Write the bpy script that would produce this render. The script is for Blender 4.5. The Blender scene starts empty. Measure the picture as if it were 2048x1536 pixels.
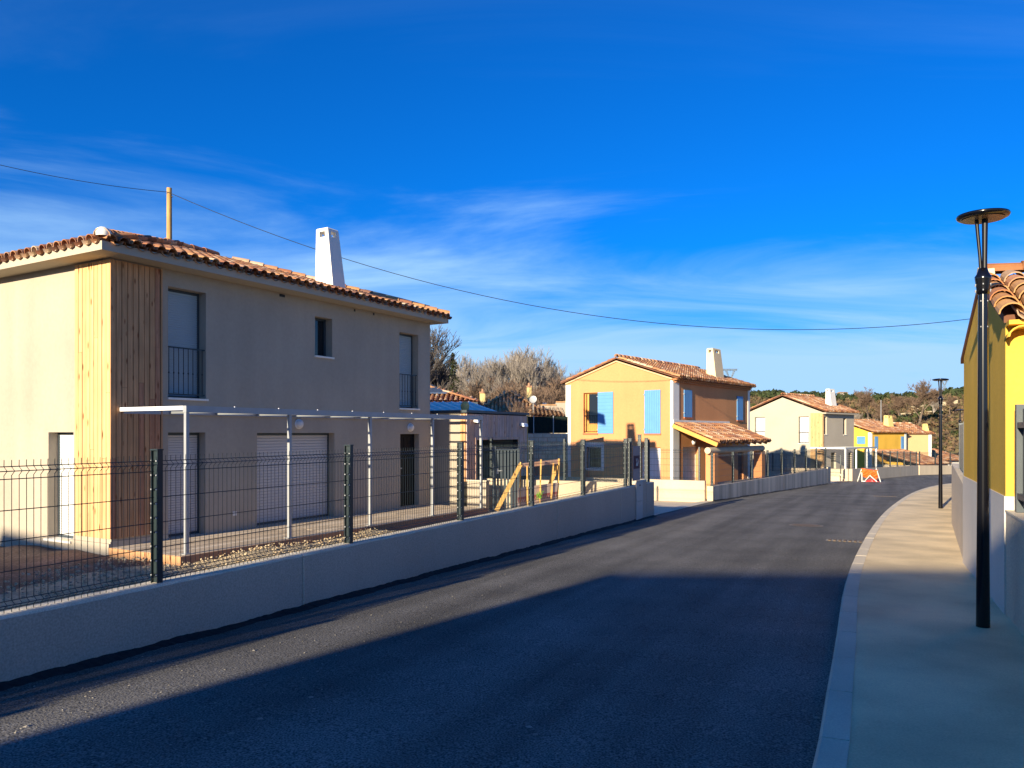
import bpy, math, random
import numpy as np
from mathutils import Vector, Matrix
random.seed(7); R = random.Random(11)
S = bpy.context.scene
C = S.collection
HZ, CX, FL = 865.0, 1024.0, 1540.0
# ------------------------------------------------------------------ camera
cam = bpy.data.cameras.new('camera'); co = bpy.data.objects.new('camera', cam); C.objects.link(co)
co.location = (0, 0, 0); co.rotation_euler = (math.radians(90), 0, 0)
cam.sensor_width = 36; cam.lens = 36*FL/2048; cam.shift_y = (HZ-768)/2048
cam.clip_start = .05; cam.clip_end = 4000
S.camera = co
S.render.resolution_x = 1024; S.render.resolution_y = 768
# ------------------------------------------------------------------ light
SUN_A = math.radians(32.2)      # heading the light travels, from +Y towards +X
SUN_E = math.radians(14.0)
sl = bpy.data.lights.new('sun', 'SUN'); so = bpy.data.objects.new('sun', sl); C.objects.link(so)
sl.energy = 5.0; sl.angle = math.radians(.5); sl.color = (1.0, .86, .62)
dirv = Vector((math.sin(SUN_A)*math.cos(SUN_E), math.cos(SUN_A)*math.cos(SUN_E), -math.sin(SUN_E)))
so.rotation_euler = dirv.to_track_quat('-Z', 'Y').to_euler()
w = bpy.data.worlds.new('World'); S.world = w; w.use_nodes = True
nt = w.node_tree; nt.nodes.clear()
def N(t, **k):
    n = nt.nodes.new(t)
    for a, b in k.items(): setattr(n, a, b)
    return n
L = nt.links.new
out = N('ShaderNodeOutputWorld'); bg = N('ShaderNodeBackground'); bg.inputs['Strength'].default_value = .056
sky = N('ShaderNodeTexSky', sky_type='NISHITA'); sky.sun_disc = False
sky.sun_elevation = SUN_E; sky.sun_rotation = math.radians(180)+SUN_A
sky.air_density = 1.0; sky.dust_density = .3; sky.ozone_density = 4.0; sky.altitude = 300
gm = N('ShaderNodeGamma'); gm.inputs[1].default_value = 1.0
tint = N('ShaderNodeMix', data_type='RGBA', blend_type='MULTIPLY'); tint.inputs[0].default_value = 1
tint.inputs[7].default_value = (.03, .76, 1.64, 1)
tc = N('ShaderNodeTexCoord'); sep = N('ShaderNodeSeparateXYZ'); L(tc.outputs['Generated'], sep.inputs[0])
def M(op, a, b=None, clamp=False):
    n = N('ShaderNodeMath', operation=op); n.use_clamp = clamp
    for i, v in enumerate((a, b)):
        if v is None: continue
        if isinstance(v, (int, float)): n.inputs[i].default_value = v
        else: L(v, n.inputs[i])
    return n.outputs[0]
zz = M('ADD', M('MAXIMUM', sep.outputs[2], 0), .07)
cmb = N('ShaderNodeCombineXYZ'); L(M('DIVIDE', sep.outputs[0], zz), cmb.inputs[0]); L(M('DIVIDE', sep.outputs[1], zz), cmb.inputs[1])
mp = N('ShaderNodeMapping'); mp.inputs['Location'].default_value = (3.1, 1.7, 0); mp.inputs['Rotation'].default_value = (0, 0, math.radians(-28)); mp.inputs['Scale'].default_value = (.50, 1.05, 1)
L(cmb.outputs[0], mp.inputs[0])
n1 = N('ShaderNodeTexNoise'); n1.inputs['Scale'].default_value = .8; n1.inputs['Detail'].default_value = 9; n1.inputs['Roughness'].default_value = .58; n1.inputs['Distortion'].default_value = .7
L(mp.outputs[0], n1.inputs['Vector'])
n2 = N('ShaderNodeTexNoise'); n2.inputs['Scale'].default_value = .22; n2.inputs['Detail'].default_value = 3
L(mp.outputs[0], n2.inputs['Vector'])
def ramp(src, a, b, c0=0, c1=1):
    n = N('ShaderNodeMapRange', interpolation_type='SMOOTHSTEP'); L(src, n.inputs[0])
    n.inputs[1].default_value = a; n.inputs[2].default_value = b; n.inputs[3].default_value = c0; n.inputs[4].default_value = c1
    return n.outputs[0]
mix_n = M('ADD', M('MULTIPLY', n1.outputs[0], .6), M('MULTIPLY', n2.outputs[0], .4))
zn = M('ADD', sep.outputs[2], M('MULTIPLY', M('SUBTRACT', mix_n, .5), -.62)); zn = M('ADD', zn, M('MULTIPLY', sep.outputs[0], .09))   # ragged upper edge of the cloud veil
veil = M('ADD', ramp(zn, .12, .285, .78, 0), ramp(sep.outputs[2], .04, .21, .24, 0))
wisp = M('MULTIPLY', ramp(n1.outputs[0], .50, .78), ramp(sep.outputs[2], .22, .60, .34, .10))
cl = M('ADD', veil, M('MULTIPLY', wisp, .55), clamp=True)
# thin cirrus laid over the blue
cm = N('ShaderNodeMix', data_type='RGBA'); cm.inputs[7].default_value = (3.7, 6.3, 9.5, 1)
L(sky.outputs[0], gm.inputs[0]); L(gm.outputs[0], tint.inputs[6])
L(cl, cm.inputs[0]); L(tint.outputs[2], cm.inputs[6]); L(cm.outputs[2], bg.inputs['Color']); L(bg.outputs[0], out.inputs[0])
S.view_settings.view_transform = 'Standard'; S.view_settings.look = 'None'
S.view_settings.exposure = 1.05; S.view_settings.gamma = 1; S.view_settings.use_curve_mapping = False

# ------------------------------------------------------------------ materials
MATS = {}
def mat(name, col, rough=.85, var=.08, vscale=1.5, fine=None, bump=0, bscale=60, spec=.3, metal=0, island=None, grain=None, streak=None, emit=None):
    """col base colour; var large-scale value variation; fine (scale, amount) small speckle; island list of colours picked per piece"""
    if name in MATS: return MATS[name]
    m = bpy.data.materials.new(name); m.use_nodes = True; t = m.node_tree
    b = t.nodes['Principled BSDF']
    b.inputs['Roughness'].default_value = rough; b.inputs['Metallic'].default_value = metal
    b.inputs['Specular IOR Level'].default_value = spec
    nn = t.nodes.new; ln = t.links.new
    tcn = nn('ShaderNodeTexCoord')
    if island:
        g = nn('ShaderNodeNewGeometry'); oi = nn('ShaderNodeObjectInfo')
        ad = nn('ShaderNodeMath'); ad.operation = 'ADD'; ln(g.outputs['Random Per Island'], ad.inputs[0]); ln(oi.outputs['Random'], ad.inputs[1])
        fr = nn('ShaderNodeMath'); fr.operation = 'FRACT'; ln(ad.outputs[0], fr.inputs[0])
        cr = nn('ShaderNodeValToRGB'); cr.color_ramp.interpolation = 'CONSTANT'
        e = cr.color_ramp.elements
        while len(e) < len(island): e.new(.5)
        for i, c in enumerate(island): e[i].position = i/len(island); e[i].color = (*c, 1)
        ln(fr.outputs[0], cr.inputs[0]); cur = cr.outputs[0]
    else:
        rgb = nn('ShaderNodeRGB'); rgb.outputs[0].default_value = (*col, 1); cur = rgb.outputs[0]
    def mulvar(cur, scale, amt, detail=4, mapping=None, rot=0):
        no = nn('ShaderNodeTexNoise'); no.inputs['Scale'].default_value = scale; no.inputs['Detail'].default_value = detail
        if mapping:
            mpr = nn('ShaderNodeMapping'); mpr.inputs['Rotation'].default_value = (0, 0, rot); ln(tcn.outputs['Object'], mpr.inputs[0])
            mpn = nn('ShaderNodeMapping'); mpn.inputs['Scale'].default_value = mapping; ln(mpr.outputs[0], mpn.inputs[0]); ln(mpn.outputs[0], no.inputs['Vector'])
        else: ln(tcn.outputs['Object'], no.inputs['Vector'])
        mr = nn('ShaderNodeMapRange'); ln(no.outputs[0], mr.inputs[0]); mr.inputs[1].default_value = .3; mr.inputs[2].default_value = .7
        mr.inputs[3].default_value = 1-amt; mr.inputs[4].default_value = 1+amt
        mx = nn('ShaderNodeMix'); mx.data_type = 'RGBA'; mx.blend_type = 'MULTIPLY'; mx.inputs[0].default_value = 1
        ln(cur, mx.inputs[6]); ln(mr.outputs[0], mx.inputs[7]); return mx.outputs[2]
    if var: cur = mulvar(cur, vscale, var)
    if fine: cur = mulvar(cur, fine[0], fine[1], 2)
    if streak: cur = mulvar(cur, 1.0, streak[1], 5, streak[0], streak[2] if len(streak) > 2 else 0)
    if grain:   # wood: stretched grain and knots
        cur = mulvar(cur, 1.0, grain[1], 6, grain[0])
        vo = nn('ShaderNodeTexVoronoi'); vo.inputs['Scale'].default_value = 1
        mpn = nn('ShaderNodeMapping'); mpn.inputs['Scale'].default_value = grain[2]; ln(tcn.outputs['Object'], mpn.inputs[0]); ln(mpn.outputs[0], vo.inputs['Vector'])
        mr = nn('ShaderNodeMapRange'); ln(vo.outputs['Distance'], mr.inputs[0]); mr.inputs[1].default_value = .07; mr.inputs[2].default_value = .2; mr.inputs[3].default_value = 1; mr.inputs[4].default_value = 0
        mx = nn('ShaderNodeMix'); mx.data_type = 'RGBA'; ln(mr.outputs[0], mx.inputs[0]); ln(cur, mx.inputs[6]); mx.inputs[7].default_value = (col[0]*.38, col[1]*.22, col[2]*.15, 1)
        cur = mx.outputs[2]
    ln(cur, b.inputs['Base Color'])
    if bump:
        no = nn('ShaderNodeTexNoise'); no.inputs['Scale'].default_value = bscale; no.inputs['Detail'].default_value = 3; ln(tcn.outputs['Object'], no.inputs['Vector'])
        bu = nn('ShaderNodeBump'); bu.inputs['Strength'].default_value = 1; bu.inputs['Distance'].default_value = bump; ln(no.outputs[0], bu.inputs['Height']); ln(bu.outputs[0], b.inputs['Normal'])
    MATS[name] = m; return m

TERR = [(.52,.22,.11),(.60,.28,.15),(.44,.17,.09),(.68,.40,.26),(.56,.25,.12),(.74,.50,.36),(.38,.15,.09),(.62,.30,.14),(.50,.27,.19),(.30,.14,.10)]
TERR_C = [(.52,.24,.10),(.60,.32,.15),(.62,.30,.17),(.68,.36,.15),(.56,.27,.11),(.56,.36,.24),(.48,.20,.09),(.62,.32,.14)]
m_render = mat('cream_render', (.40,.345,.275), .92, .06, .7, (14,.03), 0, 90, .15, streak=((2.2,2.2,.25),.05))
m_soffit = mat('cream_paint', (.44,.385,.30), .85, .04, 1.2, spec=.2)
m_pale = mat('pale_render', (.46,.40,.31), .92, .05, .7, (14,.03), spec=.15)
m_ochre = mat('ochre_render', (.60,.28,.122), .92, .05, .6, (14,.04), 0, 90, .15, streak=((2,2,.2),.05))
m_yellow = mat('yellow_render', (.70,.43,.065), .92, .10, .9, (30,.05), 0, 90, .15, streak=((2,2,.2),.06))
m_peach = mat('peach_render', (.60,.40,.20), .92, .05, .6, (14,.04), spec=.15)
m_white = mat('white_paint', (.80,.77,.70), .8, .04, 1.5, spec=.25)
m_wallcream = mat('wall_cream', (.56,.46,.33), .93, .07, .5, (20,.05), .001, 70, .1, streak=((1.6,1.6,.3),.07))
m_wallrough = mat('rough_render', (.50,.425,.34), .95, .07, .5, (70,.16), .004, 55, .1, streak=((1.2,1.2,.35),.06))
m_cap = mat('wall_mortar', (.70,.62,.48), .95, .12, 3, (90,.18), .004, 60, .1)
TERR = [(a*.84, b*.90, c*.84) for a, b, c in TERR]; TERR_C = [(a*.80, b*.80, c*.72) for a, b, c in TERR_C]
m_tile = mat('terracotta_tile', (0,0,0), .8, .12, 6, (60,.08), .001, 80, .25, island=TERR)
m_tilec = mat('terracotta_tile_new', (0,0,0), .7, .10, 5, (60,.06), .001, 80, .3, island=TERR_C)
m_tileb = mat('roof_underlay', (.16,.07,.04), .9, .2, 3)
m_tilepale = mat('flat_tile', (0,0,0), .85, .1, 4, island=[(.44,.25,.12),(.50,.31,.17),(.38,.20,.10),(.54,.36,.20)])
m_wood = mat('larch_board', (.60,.36,.17), .75, .06, 3, spec=.2, bump=.0006, bscale=40, grain=((26,26,1.2),.17,(9,9,2.6)), island=None)
m_wood2 = mat('larch_board_pale', (.64,.41,.19), .75, .06, 3, spec=.2, bump=.0006, bscale=40, grain=((30,30,1.0),.15,(8,8,2.2)))
m_wood3 = mat('larch_board_red', (.54,.29,.14), .75, .08, 3, spec=.2, bump=.0006, bscale=40, grain=((24,24,1.4),.2,(10,10,3.0)))
m_wood4 = mat('larch_board_shaded', (.46,.22,.12), .75, .10, 3, spec=.2, bump=.0006, bscale=40, grain=((22,22,1.1),.24,(12,12,2.4)))
m_gwood = mat('grey_larch', (.58,.40,.33), .8, .1, 3, grain=((26,26,1.2),.2,(8,8,2.5)), spec=.15)
m_gwood2 = mat('grey_larch_red', (.62,.39,.28), .8, .1, 3, grain=((26,26,1.2),.2,(8,8,2.5)), spec=.15)
m_deck = mat('deck_board', (.56,.45,.33), .85, .14, 2, (40,.08), grain=None, spec=.15, island=[(.56,.44,.31),(.62,.50,.36),(.52,.41,.29),(.66,.54,.40)])
m_fascia = mat('deck_fascia', (.36,.20,.12), .85, .1, 2)
m_timber = mat('new_timber', (.66,.40,.12), .75, .08, 4, grain=((20,20,3),.15,(6,6,4)), spec=.2)
m_beamor = mat('stained_timber', (.70,.33,.08), .65, .08, 4)
m_log = mat('pale_log', (.56,.44,.30), .8, .1, 4)
m_black = mat('black_metal', (.006,.007,.010), .3, 0, spec=.5)
m_lamp = mat('lamp_black', (.004,.004,.006), .18, 0, spec=.55)
m_green = mat('fence_green', (.018,.030,.034), .38, .1, 6, spec=.5)
m_anth = mat('anthracite', (.045,.06,.072), .45, .06, 4, spec=.45)
m_galv = mat('galvanised', (.34,.35,.36), .5, .06, 4, spec=.4, metal=.2)
m_whitealu = mat('white_aluminium', (.80,.80,.80), .4, .03, 4, spec=.5)
m_shut = mat('roller_shutter_white', (.74,.73,.71), .5, .03, 2, spec=.4)
m_shut2 = mat('roller_shutter_shade_blue', (.34,.42,.46), .5, .03, 2, spec=.4)  # copy of the white shutter, blue shade of the upper street front in its colour
m_shut3 = mat('roller_shutter_shade_grey', (.52,.50,.49), .5, .03, 2, spec=.4)  # copy of the white shutter, colour darkened for the shaded ground floor
m_blue = mat('blue_shutter', (.11,.29,.56), .6, .05, 3, spec=.3)
m_glass = mat('dark_glass', (.012,.015,.02), .06, 0, spec=.6)
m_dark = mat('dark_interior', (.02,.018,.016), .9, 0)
m_orange = mat('orange_net', (.95,.14,.02), .6, .1, 8)
m_red = mat('red_paint', (.62,.05,.05), .6, .1, 8)
m_opal = mat('opal_globe', (.72,.69,.64), .3, 0, spec=.5)
m_asphalt = mat('asphalt', (.138,.130,.115), .9, .20, .9, (85,.75), .005, 60, .2, streak=((2.0,.10,1),.30,math.radians(26)))
m_conc = mat('pavement_concrete', (.80,.625,.37), .9, .20, 1.1, (90,.10), .0012, 120, .2, streak=((1.1,.35,1),.06))
m_kerb = mat('kerb_concrete', (.70,.60,.44), .9, .10, 1.4, (100,.10), .001, 120, .2)
m_drive = mat('driveway_concrete', (.74,.62,.44), .92, .08, .6, (30,.06), .002, 40, .15)
m_soil = mat('soil', (.19,.145,.11), .97, .35, 1.2, (25,.35), .03, 14, .1)
m_rubble = mat('rubble', (0,0,0), .95, .12, 5, island=[(.48,.37,.22),(.56,.45,.29),(.42,.31,.19),(.34,.27,.19)])
m_scrubland = mat('scrubland', (.15,.105,.06), .97, .3, .05, (.6,.35), spec=.05)
m_block = mat('concrete_block', (.52,.43,.32), .95, .15, 4, (60,.1))
m_mesh = mat('dark_screen', (.006,.014,.011), .9, .3, 8)
m_solar = mat('solar_glass', (.05,.08,.15), .25, .05, 3, spec=.6)
m_zinc = mat('zinc_sheet', (.86,.80,.70), .7, .05, 2, spec=.25)
m_bark = mat('pale_bark', (.36,.31,.26), .9, .2, 3)
m_bark2 = mat('brown_bark', (.15,.11,.08), .9, .2, 3)
m_barkd = mat('dark_bark', (.13,.10,.08), .9, .2, 3)
m_twig = mat('pale_twig', (.25,.215,.185), .9, .15, 2)
m_twig2 = mat('brown_twig', (.15,.10,.07), .9, .15, 2)
m_scrub = mat('brown_scrub', (0,0,0), .95, .1, .3, island=[(.13,.082,.045),(.17,.11,.06),(.10,.07,.045),(.14,.11,.05),(.12,.10,.045),(.17,.10,.055),(.07,.06,.03)])
m_pine = mat('pine_leaf', (0,0,0), .9, .1, .5, island=[(.030,.045,.016),(.042,.058,.020),(.024,.036,.014),(.055,.062,.024)])
m_fir = mat('fir_leaf', (0,0,0), .9, .1, .5, island=[(.045,.058,.018),(.035,.048,.015),(.062,.068,.022)])
m_pole = mat('pole_wood', (.46,.28,.11), .85, .1, 3, grain=((14,14,.8),.25,(4,4,1)), spec=.15)
m_stone = mat('dry_stone', (.50,.42,.28), .95, .2, 1)
m_rust = mat('manhole_iron', (.17,.12,.075), .8, .2, 8, (60,.2))
m_poster = mat('poster_paper', (.40,.30,.27), .8, .05, 4)
m_posterd = mat('poster_dark', (.12,.045,.05), .8, .05, 4)

# ------------------------------------------------------------------ mesh helper
class MB:
    def __init__(s): s.v = []; s.f = []; s.m = []; s.sm = []; s.mats = []
    def mi(s, m):
        if m is None: return 0
        if m not in s.mats: s.mats.append(m)
        return s.mats.index(m)
    def add(s, vs, fs, m=None, smooth=False):
        o = len(s.v); k = s.mi(m); s.v += [tuple(v) for v in vs]
        for f in fs: s.f.append([i+o for i in f]); s.m.append(k); s.sm.append(smooth)
    def quad(s, *p, m=None): s.add(p, [tuple(range(len(p)))], m)
    def hexa(s, b, t, m=None):
        """four bottom corners, four top corners, same order, counter-clockwise from above"""
        s.add(list(b)+list(t), [(3,2,1,0),(4,5,6,7),(0,1,5,4),(1,2,6,5),(2,3,7,6),(3,0,4,7)], m)
    def box(s, x0, x1, y0, y1, z0, z1, m=None):
        s.hexa([(x0,y0,z0),(x1,y0,z0),(x1,y1,z0),(x0,y1,z0)], [(x0,y0,z1),(x1,y0,z1),(x1,y1,z1),(x0,y1,z1)], m)
    def bar(s, a, b, wd, ht, m=None, up=(0,0,1)):
        a = Vector(a); b = Vector(b); d = (b-a).normalized(); upv = Vector(up)
        if abs(d.dot(upv)) > .99: upv = Vector((1,0,0))
        x = d.cross(upv).normalized(); y = x.cross(d)
        x *= wd/2; y *= ht/2
        s.add([a-x-y, a+x-y, a+x+y, a-x+y, b-x-y, b+x-y, b+x+y, b-x+y], [(3,2,1,0),(4,5,6,7),(0,1,5,4),(1,2,6,5),(2,3,7,6),(3,0,4,7)][::1], m)
    def tube(s, pts, r, n=6, m=None, caps=True, smooth=True):
        pts = [Vector(p) for p in pts]; rs = r if isinstance(r, (list, tuple)) else [r]*len(pts)
        vs = []; 
        for i, p in enumerate(pts):
            d = (pts[min(i+1, len(pts)-1)]-pts[max(i-1, 0)]).normalized()
            u = Vector((0,0,1)) if abs(d.z) < .95 else Vector((1,0,0))
            x = d.cross(u).normalized(); y = d.cross(x)
            for k in range(n):
                a = 2*math.pi*k/n; vs.append(p+(x*math.cos(a)+y*math.sin(a))*rs[i])
        fs = []
        for i in range(len(pts)-1):
            for k in range(n):
                k2 = (k+1) % n; fs.append((i*n+k, i*n+k2, (i+1)*n+k2, (i+1)*n+k))
        s.add(vs, fs, m, smooth)
        if caps:
            o = len(pts)-1
            s.add(vs[:n], [tuple(range(n))], m); s.add(vs[o*n:], [tuple(range(n))[::-1]], m)
    def lathe(s, c, prof, n=20, m=None, smooth=True):
        c = Vector(c); vs = []
        for r_, z in prof:
            for k in range(n):
                a = 2*math.pi*k/n; vs.append(c+Vector((r_*math.cos(a), r_*math.sin(a), z)))
        fs = []
        for i in range(len(prof)-1):
            for k in range(n):
                k2 = (k+1) % n; fs.append((i*n+k, i*n+k2, (i+1)*n+k2, (i+1)*n+k))
        s.add(vs, fs, m, smooth)
    def build(s, name, m=None, parent=None, label=None, kind=None, cat=None, group=None, loc=None):
        """vertices are world coordinates; stored relative to the parent's (or own) location"""
        me = bpy.data.meshes.new(name)
        off = Vector(parent_loc(parent)) if parent is not None else Vector(loc or (0,0,0))
        me.from_pydata([(v[0]-off.x, v[1]-off.y, v[2]-off.z) for v in s.v], [], s.f)
        for mm in (s.mats or [m]): me.materials.append(mm)
        me.polygons.foreach_set('material_index', s.m); me.polygons.foreach_set('use_smooth', s.sm)
        me.update()
        o = bpy.data.objects.new(name, me); C.objects.link(o)
        if parent is not None: o.parent = parent; LOC[o.name] = off
        else: o.location = off; LOC[o.name] = off
        tag(o, label, cat, group, kind)
        return o
LOC = {}
def parent_loc(p): return LOC[p.name]
def tag(o, label=None, cat=None, group=None, kind=None):
    if label: o['label'] = label
    if cat: o['category'] = cat
    if group: o['group'] = group
    if kind: o['kind'] = kind
    return o
def thing(name, label, cat, loc, group=None):
    o = bpy.data.objects.new(name, None); C.objects.link(o); o.location = loc; o.empty_display_size = .2
    LOC[o.name] = Vector(loc); return tag(o, label, cat, group)
def link_mesh(name, me, parent, mw, kind=None):
    """place a shared mesh under a parent with a world matrix (parents are never rotated)"""
    o = bpy.data.objects.new(name, me); C.objects.link(o); o.parent = parent
    o.matrix_local = Matrix.Translation(-LOC[parent.name]) @ mw
    if kind: o['kind'] = kind
    return o
def mesh_of(mb, name, m=None):
    me = bpy.data.meshes.new(name); me.from_pydata([tuple(v) for v in mb.v], [], mb.f)
    for mm in (mb.mats or [m]): me.materials.append(mm)
    me.polygons.foreach_set('material_index', mb.m); me.polygons.foreach_set('use_smooth', mb.sm); me.update(); return me

# ------------------------------------------------------------------ terrain functions
UX, UY = .44, .898                      # heading of the street near the camera
def uu(x, y): return UX*x+UY*y
def road_z(x, y):
    u = uu(x, y); u = max(-25, min(u, 95)); return -1.60-.025*u
_tu = [-60, 13, 18, 30, 44, 56, 75, 100]; _tz = [-2.10, -2.12, -2.25, -2.62, -3.0, -3.6, -5.0, -5.8]
def ground_z(x, y):
    z = float(np.interp(uu(x, y), _tu, _tz))
    if x > 0 and uu(x, y) < 40: pass
    t = min(1, max(0, (y-105)/250)); t = t*t*(3-2*t)
    ang = x/max(y, 1)
    hgt = 20.5+1.2*math.sin(ang*9+1)+.8*math.sin(ang*23)
    if ang < .2: hgt = 17.5
    return z+t*hgt+ (math.sin(x*.05)*math.cos(y*.043)*1.2*t)
def gpt(px, py, k=1.0, add=0.0):
    """where the road surface (plus add) lies behind photo position px, py"""
    r_ = (px-CX)/FL; s = (py-HZ)/FL
    Y = (1.60-add)/(s-.025*(UX*r_+UY)); return (r_*Y, Y)

# outline of the road: left wall faces, right kerb
def V2(a, b, t): return (a[0]+(b[0]-a[0])*t, a[1]+(b[1]-a[1])*t)
WL = (-2.79, 6.20)
wl = lambda t: (WL[0]+UX*t, WL[1]+UY*t)
EA = wl(14.35)
EB = (6.5, 24.9); EB2 = (16.4, 40.0); EC = (19.8, 44.8); EC2 = (31.4, 59.5); ED = (38.0, 64.5)
left = [wl(-24), wl(-10), wl(0), EA, EB, EB2, EC, EC2, ED, (52, 72)]
kpx = [(1635,1536),(1644,1470),(1654,1408),(1667,1335),(1675,1281),(1684,1207),(1697,1160),(1711,1125),(1729,1089),(1750,1054),(1776,1024),(1817,994),(1855,979),(1900,970.5)]
kerb = [gpt(*p) for p in kpx]
k0 = kerb[0]; kerb = [(k0[0]-UX*s, k0[1]-UY*s) for s in (24, 12, 6, 3)]+kerb+[(29.5, 46.5), (38, 52), (55, 60)]
def resample(pl, n=None, step=None):
    P = np.array(pl); d = np.r_[0, np.cumsum(np.hypot(*(P[1:]-P[:-1]).T))]
    if step: n = int(d[-1]/step)+1; s = np.arange(n)*step
    else: s = np.linspace(0, d[-1], n)
    return [(float(np.interp(q, d, P[:,0])), float(np.interp(q, d, P[:,1]))) for q in s]
def smooth(pl, it=2):
    for _ in range(it):
        q = [pl[0]]
        for a, b in zip(pl[:-1], pl[1:]): q += [V2(a,b,.25), V2(a,b,.75)]
        pl = q+[pl[-1]]
    return pl
kerb = smooth(kerb, 2)

# ------------------------------------------------------------------ ground, road, pavement
mb = MB()
xs = sorted(set([-900,-500,-300,-200,-150,-120]+list(range(-100,101,4))+list(range(108,300,8))+list(range(300,700,25))+[800,1200]))
ys = sorted(set([-300,-150,-100,-70]+list(range(-50,101,4))+list(range(104,420,6))+[440,500,600,800,1300]))
vs = [(x, y, ground_z(x, y)) for y in ys for x in xs]; nx = len(xs)
mb.add(vs, [(j*nx+i, j*nx+i+1, (j+1)*nx+i+1, (j+1)*nx+i) for j in range(len(ys)-1) for i in range(nx-1)], None, True)
mb.build('ground', m_scrubland, kind='structure')

def strip(A, B, za, zb, cross=6):
    mb = MB(); n = len(A); vs = []
    for a, b in zip(A, B):
        for k in range(cross+1):
            t = k/cross; p = V2(a, b, t); vs.append((p[0], p[1], road_z(*p)+za+(zb-za)*t))
    c = cross+1
    mb.add(vs, [(i*c+k, i*c+k+1, (i+1)*c+k+1, (i+1)*c+k) for i in range(n-1) for k in range(cross)], None, True)
    return mb
LA = resample(left, 140); RB = resample(kerb, 140)
LA = [ (p[0]-.25*UY, p[1]+.25*UX) for p in LA ]
strip(LA, RB, 0, 0).build('road', m_asphalt, kind='structure')
# right-hand wall line
RW = [(4.57-UX*14, 7.13-UY*14), (4.57, 7.13), (6.15, 10.48), (9.42, 16.5), (13.1, 22.9), (17.9, 30.5), (25.5, 41.0), (35, 48), (55, 57)]
def offset(pl, d):
    o = []
    for i, p in enumerate(pl):
        a = pl[max(0, i-1)]; b = pl[min(len(pl)-1, i+1)]; dx, dy = b[0]-a[0], b[1]-a[1]; l = math.hypot(dx, dy)
        o.append((p[0]+d*dy/l, p[1]-d*dx/l))
    return o
KI = offset(kerb, .15)
strip(resample(KI, 140), resample([(p[0]+.3*UY, p[1]-.3*UX) for p in RW], 140), .12, .13).build('pavement', m_conc, kind='structure')
# kerb stones, one metre each, with open joints
ko = resample(kerb, step=.5); ki = resample(KI, step=.5)
kb = MB(); vs = []
for a, b in zip(kerb, KI):
    vs += [(a[0]+.004, a[1], road_z(*a)-.1), (a[0]+.004, a[1], road_z(*a)+.105), (b[0], b[1], road_z(*b)+.105)]
kb.add(vs, [f for i in range(len(kerb)-1) for f in ((3*i,3*i+1,3*i+4,3*i+3),(3*i+1,3*i+2,3*i+5,3*i+4))])
kerbo = kb.build('kerb', mat('kerb_bed', (.22,.20,.17), .95, .2, 4), kind='structure')
kd = np.array(kerb); kk = np.r_[0, np.cumsum(np.hypot(*(kd[1:]-kd[:-1]).T))]
def kp(s, off=0):
    x = np.interp(s, kk, kd[:,0]); y = np.interp(s, kk, kd[:,1]); x2 = np.interp(s+.05, kk, kd[:,0]); y2 = np.interp(s+.05, kk, kd[:,1])
    dx, dy = x2-x, y2-y; l = math.hypot(dx, dy) or 1
    return (float(x+off*dy/l), float(y-off*dx/l))
s = 20.6; stl = .88
while s < kk[-1]-1.2:
    mb = MB(); jit = R.uniform(-.001, .001)
    a, b = s+.007, s+stl-.007
    bot, top, bot2, top2 = [], [], [], []
    o1, i1, o2, i2 = kp(a), kp(a, .15), kp(b), kp(b, .15)
    z = lambda p, h: (p[0], p[1], road_z(*p)+h+jit)
    c1, c2 = kp(a, .018), kp(b, .018)
    mb.add([z(o1,-.08), z(o1,.10), z(c1,.122), z(i1,.124), z(o2,-.08), z(o2,.10), z(c2,.122), z(i2,.124), z(i1,-.08), z(i2,-.08)],
           [(0,4,5,1),(1,5,6,2),(2,6,7,3),(0,1,2,3,8),(4,9,7,6,5),(3,7,9,8)])
    mb.build('kerb_stone', m_kerb, kerbo); s += stl
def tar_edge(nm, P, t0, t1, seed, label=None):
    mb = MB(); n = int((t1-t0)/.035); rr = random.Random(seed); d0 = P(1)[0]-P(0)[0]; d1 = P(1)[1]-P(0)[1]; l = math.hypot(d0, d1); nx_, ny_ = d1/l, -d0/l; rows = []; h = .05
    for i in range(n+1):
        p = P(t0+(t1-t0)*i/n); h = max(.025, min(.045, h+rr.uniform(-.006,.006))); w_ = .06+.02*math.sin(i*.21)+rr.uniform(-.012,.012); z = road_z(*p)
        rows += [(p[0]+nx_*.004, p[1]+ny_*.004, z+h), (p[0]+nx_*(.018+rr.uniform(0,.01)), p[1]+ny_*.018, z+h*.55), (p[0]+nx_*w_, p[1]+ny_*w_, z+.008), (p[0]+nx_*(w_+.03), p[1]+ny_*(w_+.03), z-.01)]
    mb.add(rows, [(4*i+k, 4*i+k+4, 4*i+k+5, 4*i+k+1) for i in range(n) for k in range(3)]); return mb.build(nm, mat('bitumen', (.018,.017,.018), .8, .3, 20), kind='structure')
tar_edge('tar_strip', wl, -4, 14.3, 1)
_dl = math.hypot(EB2[0]-EB[0], EB2[1]-EB[1]); tar_edge('tar_strip', lambda t: (EB[0]+(EB2[0]-EB[0])*t/_dl, EB[1]+(EB2[1]-EB[1])*t/_dl), 0, _dl, 2)
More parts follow.
